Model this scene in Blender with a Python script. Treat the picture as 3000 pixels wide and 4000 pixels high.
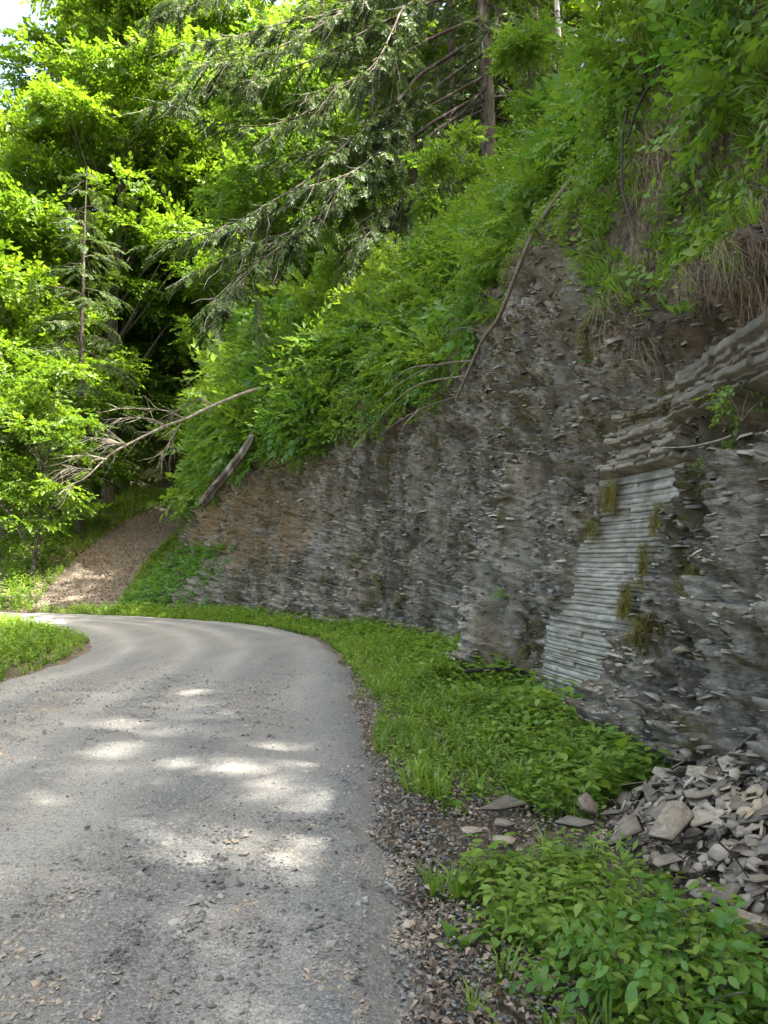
import bpy, math
import numpy as np
from mathutils import Vector

sc = bpy.context.scene
for o in list(bpy.data.objects):
    bpy.data.objects.remove(o)

# ------------------------------------------------------------------ camera
H = 1.6                       # eye height
FP = 3000.0                   # focal length in pixels of the 3000x4000 frame
PITCH = math.atan(214.0 / FP)
cam_d = bpy.data.cameras.new('camera')
cam_d.sensor_fit = 'VERTICAL'
cam_d.sensor_height = 36.0
cam_d.sensor_width = 27.0
cam_d.lens = 27.0
cam_d.clip_end = 2000
cam = bpy.data.objects.new('camera', cam_d)
sc.collection.objects.link(cam)
cam.location = (0, 0, H)
cam.rotation_euler = (math.radians(90) + PITCH, 0, 0)
sc.camera = cam

# ------------------------------------------------------------------ sky, sun, exposure
SUN_EL = math.radians(60)
SUN_AZ = math.radians(112)     # from +Y towards +X
sunv = Vector((math.sin(SUN_AZ) * math.cos(SUN_EL), math.cos(SUN_AZ) * math.cos(SUN_EL), math.sin(SUN_EL)))
world = bpy.data.worlds.new('World')
sc.world = world
world.use_nodes = True
nt = world.node_tree
sky = nt.nodes.new('ShaderNodeTexSky')
sky.sky_type = 'NISHITA'
sky.sun_disc = False
sky.sun_elevation = SUN_EL
sky.sun_rotation = SUN_AZ
sky.air_density = 0.7
sky.dust_density = 5.0
sky.ozone_density = 0.0
bg = nt.nodes['Background']
wb_ = nt.nodes.new('ShaderNodeMix')
wb_.data_type = 'RGBA'
wb_.blend_type = 'MULTIPLY'
wb_.inputs[0].default_value = 1.0
wb_.inputs[7].default_value = (0.98, 0.98, 0.85, 1.0)
nt.links.new(sky.outputs[0], wb_.inputs[6])
nt.links.new(wb_.outputs[2], bg.inputs[0])
bg.inputs[1].default_value = 0.15
sun_d = bpy.data.lights.new('sun', 'SUN')
sun_d.energy = 4.0
sun_d.angle = math.radians(0.6)
sun_d.color = (1.0, 0.95, 0.86)
sun = bpy.data.objects.new('sun', sun_d)
sc.collection.objects.link(sun)
sun.rotation_euler = sunv.to_track_quat('Z', 'Y').to_euler()
sc.view_settings.view_transform = 'Standard'
sc.view_settings.look = 'None'
sc.view_settings.gamma = 1.0
sc.view_settings.exposure = 2.92
sc.view_settings.use_curve_mapping = False
cy = sc.cycles
cy.max_bounces = 7
cy.diffuse_bounces = 4
cy.glossy_bounces = 2
cy.transmission_bounces = 4
cy.transparent_max_bounces = 4
cy.use_adaptive_sampling = False
cy.use_denoising = True
cy.sample_clamp_indirect = 4.0

rng = np.random.default_rng(11)
U = lambda a, b, n=None: rng.uniform(a, b, n)

# ------------------------------------------------------------------ pixel helpers
CP, SP = math.cos(PITCH), math.sin(PITCH)
def ray(px, py):
    a, b = (px - 1500.0) / FP, (2000.0 - py) / FP
    return np.array([a, CP - b * SP, SP + b * CP])
def at(px, py, d):
    v = ray(px, py)
    p = v * (d / v[1])
    p[2] += H
    return p

# ------------------------------------------------------------------ numpy noise
def _hash(ix, iy, iz, seed):
    h = (ix.astype(np.int64) * 374761393 + iy.astype(np.int64) * 668265263 + iz.astype(np.int64) * 2147483647 + seed * 974711) & 0xffffffff
    h = ((h ^ (h >> 13)) * 1274126177) & 0xffffffff
    h = ((h ^ (h >> 16)) * 2246822519) & 0xffffffff
    return ((h ^ (h >> 15)) & 0xffffff) / float(0xffffff)
def noise(x, y, z=0.0, seed=0):
    x, y, z = np.broadcast_arrays(np.asarray(x, float), np.asarray(y, float), np.asarray(z, float))
    ix, iy, iz = np.floor(x), np.floor(y), np.floor(z)
    fx, fy, fz = x - ix, y - iy, z - iz
    ux, uy, uz = fx * fx * (3 - 2 * fx), fy * fy * (3 - 2 * fy), fz * fz * (3 - 2 * fz)
    r = 0
    for dx in (0, 1):
        wx = ux if dx else 1 - ux
        for dy in (0, 1):
            wy = uy if dy else 1 - uy
            for dz in (0, 1):
                wz = uz if dz else 1 - uz
                r = r + wx * wy * wz * _hash(ix + dx, iy + dy, iz + dz, seed)
    return r * 2 - 1
def fbm(x, y, z=0.0, oct=4, seed=0, gain=0.5):
    r, a, f = 0, 1.0, 1.0
    for k in range(oct):
        r = r + a * noise(np.asarray(x) * f, np.asarray(y) * f, np.asarray(z) * f, seed + k * 7)
        a *= gain
        f *= 2.03
    return r
def sstep(a, b, x):
    t = np.clip((np.asarray(x, float) - a) / (b - a), 0, 1)
    return t * t * (3 - 2 * t)
def spline(pts, n):
    P = np.asarray(pts, float)
    m = len(P)
    u = np.linspace(0, m - 1, n)
    i = np.clip(np.floor(u).astype(int), 0, m - 2)
    t = (u - i)[:, None]
    p0, p1, p2, p3 = P[np.maximum(i - 1, 0)], P[i], P[i + 1], P[np.minimum(i + 2, m - 1)]
    return 0.5 * (2 * p1 + (p2 - p0) * t + (2 * p0 - 5 * p1 + 4 * p2 - p3) * t ** 2 + (3 * p1 - p0 - 3 * p2 + p3) * t ** 3)

# ------------------------------------------------------------------ mesh collector
class MB:
    def __init__(self):
        self.v, self.f, self.a, self.n = [], [], [], 0
        self.m = []
    def add(self, v, f, a=0.5, mat=0):
        v = np.asarray(v, float).reshape(-1, 3)
        f = np.asarray(f, int)
        self.v.append(v)
        self.f.append(f + self.n)
        self.a.append(np.broadcast_to(np.asarray(a, float), (len(v),)))
        self.m.append(mat)
        self.n += len(v)
        return self
    def mesh(self, name, mats, smooth=False, extra=None):
        me = bpy.data.meshes.new(name)
        V = np.concatenate(self.v)
        me.vertices.add(len(V))
        me.vertices.foreach_set('co', V.astype(np.float32).ravel())
        loops = np.concatenate([f.ravel() for f in self.f]).astype(np.int32)
        counts = np.concatenate([np.full(len(f), f.shape[1]) for f in self.f])
        starts = np.concatenate([[0], np.cumsum(counts)[:-1]]).astype(np.int32)
        me.loops.add(len(loops))
        me.loops.foreach_set('vertex_index', loops)
        me.polygons.add(len(counts))
        me.polygons.foreach_set('loop_start', starts)
        mats = mats if isinstance(mats, (list, tuple)) else [mats]
        for m in mats:
            me.materials.append(m)
        if len(mats) > 1:
            mi = np.concatenate([np.full(len(f), m) for f, m in zip(self.f, self.m)]).astype(np.int32)
            me.polygons.foreach_set('material_index', mi)
        if smooth:
            me.polygons.foreach_set('use_smooth', np.ones(len(counts), bool))
        at_ = me.attributes.new('rnd', 'FLOAT', 'POINT')
        at_.data.foreach_set('value', np.concatenate(self.a).astype(np.float32))
        for k, arr in (extra or {}).items():
            e = me.attributes.new(k, 'FLOAT', 'POINT')
            e.data.foreach_set('value', np.asarray(arr, np.float32))
        me.update(calc_edges=True)
        me.validate()
        return me
    def build(self, name, mats, parent=None, smooth=False, extra=None):
        return link(name, self.mesh(name, mats, smooth, extra), parent)
def link(name, me, parent=None):
    o = bpy.data.objects.new(name, me)
    sc.collection.objects.link(o)
    if parent is not None:
        o.parent = parent
    return o
def tag(o, label=None, cat=None, group=None, kind=None):
    if label: o['label'] = label
    if cat: o['category'] = cat
    if group: o['group'] = group
    if kind: o['kind'] = kind
    return o
def empty(name, loc=(0, 0, 0), rz=0.0, s=1.0):
    o = bpy.data.objects.new(name, None)
    o.empty_display_size = 0.2
    sc.collection.objects.link(o)
    o.location = loc
    o.rotation_euler = (0, 0, rz)
    o.scale = (s, s, s)
    return o

def frames(axis, up, roll=None):
    """N x 3 x 3 with columns side, axis, normal"""
    a = axis / (np.linalg.norm(axis, axis=1, keepdims=True) + 1e-9)
    s = np.cross(a, up)
    s /= (np.linalg.norm(s, axis=1, keepdims=True) + 1e-9)
    n = np.cross(s, a)
    if roll is not None:
        c, d = np.cos(roll)[:, None], np.sin(roll)[:, None]
        s, n = s * c + n * d, n * c - s * d
    return np.stack([s, a, n], axis=2)
def bake(mb, tpl, pos, R, scale, clump=None, mat=0, w=0.65):
    tv, tf, tid = tpl
    N = len(pos)
    if N == 0:
        return
    sc_ = np.asarray(scale, float)
    if sc_.ndim == 1:
        sc_ = sc_[:, None]
    V = np.einsum('nij,nkj->nki', R, tv[None] * sc_[:, None, :]) + pos[:, None, :]
    F = (tf[None] + (np.arange(N) * len(tv))[:, None, None]).reshape(-1, tf.shape[1])
    r = rng.random((N, tid.max() + 1))[:, tid]
    if clump is not None:
        r = r * w + (1 - w) * np.asarray(clump)[:, None]
    mb.add(V.reshape(-1, 3), F, r.ravel(), mat)
def tube(pts, rad, k=6, wob=0.0, ridge=0.0):
    P = np.asarray(pts, float)
    n = len(P)
    r = np.broadcast_to(np.asarray(rad, float), (n,))
    T = np.gradient(P, axis=0)
    T /= np.linalg.norm(T, axis=1, keepdims=True) + 1e-9
    ref = np.array([0.31, 0.17, 0.93]) if abs(T[0, 2]) < 0.8 else np.array([0.93, 0.31, 0.1])
    A = np.cross(T, ref)
    A /= np.linalg.norm(A, axis=1, keepdims=True) + 1e-9
    B = np.cross(T, A)
    th = np.arange(k) / k * 2 * np.pi
    rr = r[:, None] * (1 + wob * (rng.random((n, k)) - 0.5) + ridge * (rng.random((1, k)) - 0.5))
    V = P[:, None] + rr[..., None] * (A[:, None] * np.cos(th)[None, :, None] + B[:, None] * np.sin(th)[None, :, None])
    i, j = np.meshgrid(np.arange(n - 1), np.arange(k), indexing='ij')
    j2 = (j + 1) % k
    F = np.stack([i * k + j, i * k + j2, (i + 1) * k + j2, (i + 1) * k + j], -1).reshape(-1, 4)
    return V.reshape(-1, 3), F
def add_tube(mb, pts, r0, r1, k=6, wob=0.0, caps=False, mat=0, power=1.0):
    n = len(pts)
    t = np.linspace(0, 1, n) ** power
    v, f = tube(pts, r0 + (r1 - r0) * t, k, wob)
    mb.add(v, f, rng.random(), mat)
    if caps:
        mb.add(v[:k], np.array([list(range(k))[::-1]]), 0.9, mat)
        mb.add(v[-k:], np.array([list(range(k))]), 0.9, mat)

# ------------------------------------------------------------------ materials
def new_mat(name):
    m = bpy.data.materials.new(name)
    m.use_nodes = True
    t = m.node_tree
    for n in list(t.nodes):
        t.nodes.remove(n)
    return m, t
class NT:
    def __init__(self, t):
        self.t = t
    def n(self, typ, **kw):
        nd = self.t.nodes.new(typ)
        for k, v in kw.items():
            if k.startswith('i_'):
                nd.inputs[k[2:].replace('_', ' ')].default_value = v
            else:
                setattr(nd, k, v)
        return nd
    def l(self, a, b):
        self.t.links.new(a, b)
    def coord(self, scale=(1, 1, 1), kind='Object'):
        c = self.n('ShaderNodeTexCoord')
        m = self.n('ShaderNodeMapping')
        m.inputs['Scale'].default_value = scale
        self.l(c.outputs[kind], m.inputs['Vector'])
        return m.outputs[0]
    def noise(self, scale, vec, detail=4.0, rough=0.55, lo=None, hi=None):
        n = self.n('ShaderNodeTexNoise')
        n.inputs['Scale'].default_value = scale
        n.inputs['Detail'].default_value = detail
        n.inputs['Roughness'].default_value = rough
        self.l(vec, n.inputs['Vector'])
        o = n.outputs[0]
        return self.ramp(o, lo, hi) if lo is not None else o
    def ramp(self, fac, lo, hi):
        m = self.n('ShaderNodeMapRange')
        m.interpolation_type = 'SMOOTHSTEP'
        m.inputs[1].default_value = lo
        m.inputs[2].default_value = hi
        self.l(fac, m.inputs[0])
        return m.outputs[0]
    def mix(self, fac, a, b, blend='MIX'):
        m = self.n('ShaderNodeMix', data_type='RGBA', blend_type=blend)
        for sock, v in ((m.inputs[0], fac), (m.inputs[6], a), (m.inputs[7], b)):
            if isinstance(v, (int, float)):
                sock.default_value = v
            elif isinstance(v, (tuple, list)):
                sock.default_value = (*v, 1.0)
            else:
                self.l(v, sock)
        return m.outputs[2]
    def math(self, op, a, b):
        m = self.n('ShaderNodeMath', operation=op)
        for i, v in enumerate((a, b)):
            if isinstance(v, (int, float)):
                m.inputs[i].default_value = v
            else:
                self.l(v, m.inputs[i])
        return m.outputs[0]
    def attr(self, name):
        a = self.n('ShaderNodeAttribute', attribute_name=name)
        return a.outputs['Fac']
    def bump(self, h, strength=0.5, dist=0.02):
        b = self.n('ShaderNodeBump')
        b.inputs['Strength'].default_value = strength
        b.inputs['Distance'].default_value = dist
        self.l(h, b.inputs['Height'])
        return b.outputs[0]
    def out(self, sh):
        o = self.n('ShaderNodeOutputMaterial')
        self.l(sh, o.inputs[0])
    def principled(self, col, rough=0.9, normal=None, spec=0.3):
        p = self.n('ShaderNodeBsdfPrincipled')
        if isinstance(col, (tuple, list)):
            p.inputs['Base Color'].default_value = (*col, 1)
        else:
            self.l(col, p.inputs['Base Color'])
        p.inputs['Roughness'].default_value = rough
        p.inputs['Specular IOR Level'].default_value = spec
        if normal is not None:
            self.l(normal, p.inputs['Normal'])
        return p.outputs[0]

def leaf_mat(name, dark, mid, light, trans=0.4, tcol=None, rough=0.45, spec=0.35):
    m, t = new_mat(name)
    g = NT(t)
    r = g.attr('rnd')
    oi = g.n('ShaderNodeObjectInfo')
    col = g.mix(g.ramp(r, 0.0, 0.6), dark, mid)
    col = g.mix(g.ramp(r, 0.55, 1.0), col, light)
    col = g.mix(g.math('MULTIPLY', oi.outputs['Random'], 0.25), col, mid)
    p = g.principled(col, rough, spec=spec)
    tr = g.n('ShaderNodeBsdfTranslucent')
    tc = g.mix(1.0, col, tcol or (1.4, 1.3, 0.55), 'MULTIPLY')
    g.l(tc, tr.inputs['Color'])
    ms = g.n('ShaderNodeMixShader')
    ms.inputs[0].default_value = trans
    g.l(p, ms.inputs[1])
    g.l(tr.outputs[0], ms.inputs[2])
    g.out(ms.outputs[0])
    return m
def simple_mat(name, c1, c2, scale=8.0, stretch=(1, 1, 1), rough=0.9, bump=0.4, dist=0.01, spec=0.25, c3=None, var=(0.5, 1.4), stain=False):
    m, t = new_mat(name)
    g = NT(t)
    vec = g.coord(stretch)
    n = g.noise(scale, vec, 6, 0.6, 0.3, 0.7)
    col = g.mix(n, c1, c2)
    if c3:
        col = g.mix(g.noise(scale * 0.37, vec, 3, 0.5, 0.5, 0.68), col, c3)
    r = g.attr('rnd')
    col = g.mix(1.0, col, g.mix(r, (var[0],) * 3, (var[1], var[1] * 0.985, var[1] * 0.95)), 'MULTIPLY')
    if stain:
        sv = g.coord((1.6, 1.6, 0.35))
        col = g.mix(g.math('MULTIPLY', g.noise(0.55, sv, 6, 0.7, 0.48, 0.60), 0.7), col, (0.085, 0.074, 0.056))
    nb = g.bump(g.noise(scale * 3.1, vec, 5, 0.65), bump, dist)
    g.out(g.principled(col, rough, nb, spec))
    return m

M = {}
M['leaf_tree'] = leaf_mat('sunny_tree_leaves', (0.060, 0.125, 0.012), (0.105, 0.195, 0.018), (0.17, 0.26, 0.030), 0.5)
M['leaf_shade'] = leaf_mat('understory_leaves', (0.060, 0.140, 0.020), (0.125, 0.235, 0.034), (0.20, 0.31, 0.055), 0.52)
M['leaf_weed'] = leaf_mat('weed_leaves', (0.085, 0.165, 0.024), (0.155, 0.265, 0.038), (0.25, 0.35, 0.070), 0.48)
M['leaf_broad'] = leaf_mat('broad_weed_leaves', (0.060, 0.160, 0.030), (0.110, 0.230, 0.038), (0.17, 0.29, 0.055), 0.48, spec=0.45)
M['needle'] = leaf_mat('hemlock_needles', (0.040, 0.075, 0.024), (0.070, 0.120, 0.036), (0.11, 0.165, 0.050), 0.3)
M['dry'] = leaf_mat('dry_grass_blades', (0.13, 0.092, 0.055), (0.23, 0.17, 0.105), (0.36, 0.29, 0.20), 0.2, (1.1, 1.0, 0.8), 0.8, 0.1)
M['litter'] = leaf_mat('dead_leaf_litter', (0.070, 0.050, 0.036), (0.17, 0.125, 0.09), (0.34, 0.28, 0.22), 0.1, (1.1, 0.9, 0.7), 0.7, 0.2)
M['moss'] = leaf_mat('moss_strands', (0.075, 0.062, 0.014), (0.125, 0.108, 0.022), (0.19, 0.17, 0.034), 0.2, (1.2, 1.1, 0.5), 0.95, 0.05)
M['flower'] = leaf_mat('white_petals', (0.6, 0.6, 0.56), (0.75, 0.75, 0.7), (0.8, 0.8, 0.76), 0.3, (1, 1, 1), 0.7)
M['bark_hem'] = simple_mat('hemlock_bark', (0.045, 0.034, 0.027), (0.105, 0.085, 0.068), 9, (1, 1, 0.25), bump=0.8, dist=0.03, c3=(0.20, 0.185, 0.16))
M['bark_twig'] = simple_mat('grey_twig_bark', (0.125, 0.117, 0.104), (0.28, 0.268, 0.242), 14, bump=0.5, c3=(0.07, 0.06, 0.05))
M['bark_dec'] = simple_mat('deciduous_bark', (0.07, 0.058, 0.045), (0.16, 0.14, 0.115), 8, (1, 1, 0.2), bump=0.8, dist=0.03)
M['bark_birch'] = simple_mat('birch_bark', (0.50, 0.48, 0.44), (0.66, 0.64, 0.60), 5, (1, 1, 2.5), bump=0.4, c3=(0.09, 0.08, 0.07))
M['bark_log'] = simple_mat('fallen_log_wood', (0.055, 0.038, 0.028), (0.15, 0.11, 0.08), 7, (1, 1, 1), bump=0.9, dist=0.04, c3=(0.05, 0.035, 0.028))
M['deadwood'] = simple_mat('bare_dead_wood', (0.15, 0.128, 0.10), (0.30, 0.262, 0.21), 10, bump=0.5)
M['pole'] = simple_mat('weathered_pole_wood', (0.085, 0.070, 0.052), (0.18, 0.152, 0.118), 12, bump=0.5)
M['darkstick'] = simple_mat('damp_stick_bark', (0.03, 0.025, 0.02), (0.075, 0.062, 0.05), 12)
M['shale'] = simple_mat('loose_shale', (0.115, 0.098, 0.078), (0.275, 0.238, 0.19), 3.5, (1, 1, 6), 0.75, 0.35, 0.006, 0.35, c3=(0.25, 0.20, 0.135))
M['shale_face'] = simple_mat('bedded_shale', (0.175, 0.163, 0.132), (0.345, 0.325, 0.27), 5, (1, 1, 4), 0.8, 0.5, 0.008, 0.3, c3=(0.18, 0.158, 0.115), var=(0.78, 1.12), stain=True)
M['ledge'] = simple_mat('tan_bedded_shale', (0.12, 0.100, 0.070), (0.27, 0.235, 0.175), 6, (1, 1, 5), 0.85, 0.5, 0.008, 0.25, c3=(0.12, 0.088, 0.045), var=(0.7, 1.15), stain=True)
M['chip'] = simple_mat('shale_chips', (0.19, 0.172, 0.136), (0.45, 0.415, 0.345), 3, (1, 1, 4), 0.85, 0.4, 0.006, 0.25, c3=(0.21, 0.17, 0.11), var=(0.5, 1.02), stain=True)
M['gravel'] = simple_mat('crushed_gravel', (0.070, 0.071, 0.070), (0.24, 0.235, 0.22), 6, (1, 1, 1), 0.85, 0.2, 0.004, 0.3, c3=(0.30, 0.25, 0.19))

def mat_cliff():
    m, t = new_mat('shale_cliff')
    g = NT(t)
    v1 = g.coord((1, 1, 1))
    vz = g.coord((2.6, 2.6, 8))
    vg = g.coord((1.6, 1.6, 0.35))
    col = g.mix(g.noise(2.6, vz, 8, 0.7, 0.36, 0.64), (0.155, 0.136, 0.102), (0.45, 0.41, 0.335))
    col = g.mix(g.noise(1.1, vg, 6, 0.65, 0.42, 0.62), col, (0.19, 0.158, 0.105))
    col = g.mix(g.math('MULTIPLY', g.noise(4.5, vg, 5, 0.7, 0.52, 0.68), 0.6), col, (0.09, 0.083, 0.068))
    col = g.mix(g.math('MULTIPLY', g.noise(13, v1, 5, 0.7, 0.55, 0.72), 0.7), col, (0.40, 0.38, 0.33))
    col = g.mix(g.math('MULTIPLY', g.noise(0.55, vg, 6, 0.7, 0.48, 0.60), 0.75), col, (0.085, 0.074, 0.056))
    col = g.mix(g.math('MULTIPLY', g.noise(0.75, v1, 5, 0.65, 0.53, 0.68), 0.55), col, (0.42, 0.40, 0.345))
    och = g.mix(g.noise(5, vz, 5, 0.6, 0.3, 0.7), (0.16, 0.105, 0.055), (0.34, 0.25, 0.14))
    col = g.mix(g.attr('ochre'), col, och)
    mossf = g.math('MULTIPLY', g.noise(0.9, vg, 6, 0.65, 0.49, 0.63), g.noise(7, v1, 4, 0.6, 0.35, 0.6))
    col = g.mix(g.math('MULTIPLY', mossf, 0.9), col, (0.10, 0.085, 0.022))
    soil = g.mix(g.noise(9, v1, 6, 0.6, 0.35, 0.7), (0.075, 0.056, 0.038), (0.19, 0.145, 0.098))
    col = g.mix(g.attr('soil'), col, soil)
    h = g.math('ADD', g.noise(6, vz, 8, 0.7), g.math('MULTIPLY', g.noise(38, v1, 5, 0.7), 0.4))
    g.out(g.principled(col, 0.88, g.bump(h, 1.0, 0.06), 0.3))
    return m
M['cliff'] = mat_cliff()
def mat_soil():
    m, t = new_mat('forest_floor')
    g = NT(t)
    v = g.coord()
    col = g.mix(g.noise(1.3, v, 6, 0.6, 0.35, 0.65), (0.060, 0.048, 0.034), (0.125, 0.098, 0.068))
    col = g.mix(g.noise(22, v, 5, 0.65, 0.45, 0.65), col, (0.19, 0.155, 0.115))
    col = g.mix(g.noise(0.35, v, 5, 0.6, 0.5, 0.65), col, (0.030, 0.045, 0.012))
    g.out(g.principled(col, 0.95, g.bump(g.noise(30, v, 6, 0.7), 0.8, 0.03), 0.15))
    return m
M['soil'] = mat_soil()
def mat_road():
    m, t = new_mat('gravel_road_surface')
    g = NT(t)
    v = g.coord()
    base = g.mix(g.noise(0.8, g.coord((1.6, 0.5, 1)), 5, 0.6, 0.35, 0.66), (0.122, 0.124, 0.122), (0.205, 0.19, 0.162))
    tr = g.attr('track')
    base = g.mix(tr, base, (0.285, 0.27, 0.235))
    vor = g.n('ShaderNodeTexVoronoi')
    vor.inputs['Scale'].default_value = 85
    vor.inputs['Randomness'].default_value = 1.0
    g.l(v, vor.inputs['Vector'])
    sep = g.n('ShaderNodeSeparateColor')
    g.l(vor.outputs['Color'], sep.inputs[0])
    col = g.mix(g.math('MULTIPLY', g.ramp(sep.outputs[0], 0.62, 0.9), 0.6), base, (0.055, 0.057, 0.06))
    col = g.mix(g.math('MULTIPLY', g.ramp(sep.outputs[1], 0.7, 0.95), 0.55), col, (0.33, 0.33, 0.32))
    col = g.mix(g.math('MULTIPLY', g.noise(110, v, 4, 0.8, 0.42, 0.62), 0.6), col, (0.085, 0.083, 0.078))
    col = g.mix(g.math('MULTIPLY', g.noise(60, v, 3, 0.8, 0.55, 0.7), 0.5), col, (0.36, 0.345, 0.31))
    d = g.ramp(vor.outputs['Distance'], 0.0, 0.55)
    h = g.math('SUBTRACT', g.math('MULTIPLY', g.noise(90, v, 4, 0.7), 0.7), g.math('MULTIPLY', d, 0.6))
    g.out(g.principled(col, 0.9, g.bump(h, 0.7, 0.007), 0.25))
    return m
M['road'] = mat_road()
def mat_trail():
    m, t = new_mat('leafy_dirt_track')
    g = NT(t)
    v = g.coord()
    col = g.mix(g.noise(2.2, v, 5, 0.6, 0.35, 0.65), (0.050, 0.043, 0.033), (0.115, 0.096, 0.074))
    col = g.mix(g.noise(17, v, 5, 0.7, 0.45, 0.62), col, (0.19, 0.155, 0.12))
    g.out(g.principled(col, 0.95, g.bump(g.noise(20, v, 5, 0.7), 0.7, 0.03), 0.1))
    return m
M['trail'] = mat_trail()

# ------------------------------------------------------------------ terrain functions
BASE = [(2.7, -14), (2.6, -8), (2.5, -3), (2.45, 1.5), (2.43, 4.5), (2.40, 7.2), (2.12, 8.5), (1.86, 9.6), (1.72, 11), (1.30, 14),
        (0.25, 17.6), (-1.7, 21.2), (-4.4, 25.0), (-6.5, 28.3), (-8.2, 32), (-9.3, 37), (-9.5, 44), (-8.2, 51), (-4.5, 59), (5, 70), (20, 84), (45, 105)]
BC = spline(BASE, 2600)
_seg = np.linalg.norm(np.diff(BC, axis=0), axis=1)
BS = np.concatenate([[0], np.cumsum(_seg)])
BT = np.gradient(BC, axis=0)
# smooth the direction so that the loft does not fold in the hollow bends
ker = np.hanning(121); ker /= ker.sum()
BT = np.stack([np.convolve(np.pad(BT[:, k], 60, mode='edge'), ker, 'valid') for k in (0, 1)], 1)
BT /= np.linalg.norm(BT, axis=1, keepdims=True)
BN = np.stack([BT[:, 1], -BT[:, 0]], 1)
def s_of_y(y):                     # arc length where the base passes depth y (monotonic range)
    return np.interp(y, BC[:, 1], BS)
PROF = np.array([(0, -0.25), (0.0, 0.0), (0.35, 3.0), (0.85, 6.5), (1.3, 7.6), (2.0, 8.9), (3.0, 10.3), (4.5, 11.9), (7.0, 14.2), (10.5, 17.2), (17, 22.0), (30, 30), (60, 42)])
def o_of_z(z):
    return np.interp(z, PROF[1:, 1], PROF[1:, 0])
def z_of_o(o):
    return np.interp(o, PROF[1:, 0], PROF[1:, 1])

def G(x, y):
    x = np.asarray(x, float); y = np.asarray(y, float)
    rise = np.maximum(0, y - 29.0) * 0.27
    rise = np.where(y > 56, 7.3 + (y - 56) * 0.12, rise)
    side = 1 - 0.85 * sstep(-16, -26, x)
    z = rise * side
    bank = sstep(-13.0, -15.5, x) * sstep(29.0, 31.5, y) * 0.55
    z = z + bank - 0.05
    z = z - 2.5 * sstep(-30, -60, x) * sstep(-10, 20, y) * (1 - sstep(40, 70, y))
    z = z + 34 * sstep(58, 125, y) * sstep(-75, -25, x)
    return z + 0.035 * fbm(x * 0.8, y * 0.8, oct=3, seed=5) * sstep(0.0, 4.0, y) * (0.4 + 0.6 * sstep(26, 32, y))
BZ = np.maximum(G(BC[:, 0] - 1.5 * BN[:, 0], BC[:, 1] - 1.5 * BN[:, 1]), -0.05)
def base_at(s):
    return (np.interp(s, BS, BC[:, 0]), np.interp(s, BS, BC[:, 1]), np.interp(s, BS, BZ),
            np.interp(s, BS, BN[:, 0]), np.interp(s, BS, BN[:, 1]))
S_COR = s_of_y(29.6)
def foot_w(s):                     # soil bank at the corner beside the track
    return np.exp(-((np.asarray(s) - S_COR) / 3.0) ** 2)
def win(x, a, b, e):
    return sstep(a - e, a + e, x) * (1 - sstep(b - e, b + e, x))
SR0, SR1 = float(s_of_y(7.28)), float(s_of_y(9.45))      # ribbed slab
def rib_lo(z):  return SR0 - 0.17 * z + 0.06 * np.sin(z * 3.1)
def rib_hi(z):  return SR1 - 0.10 * z - 0.42 * sstep(0.9, 1.35, z) - 0.42 * sstep(1.75, 2.15, z)
SY = lambda y: float(s_of_y(y))
def rib_mask(s, z):
    return win(z, -0.3, 2.58, 0.05) * sstep(rib_lo(z) + 0.01, rib_lo(z) + 0.10, s) * (1 - sstep(rib_hi(z) - 0.10, rib_hi(z) - 0.01, s))
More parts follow.
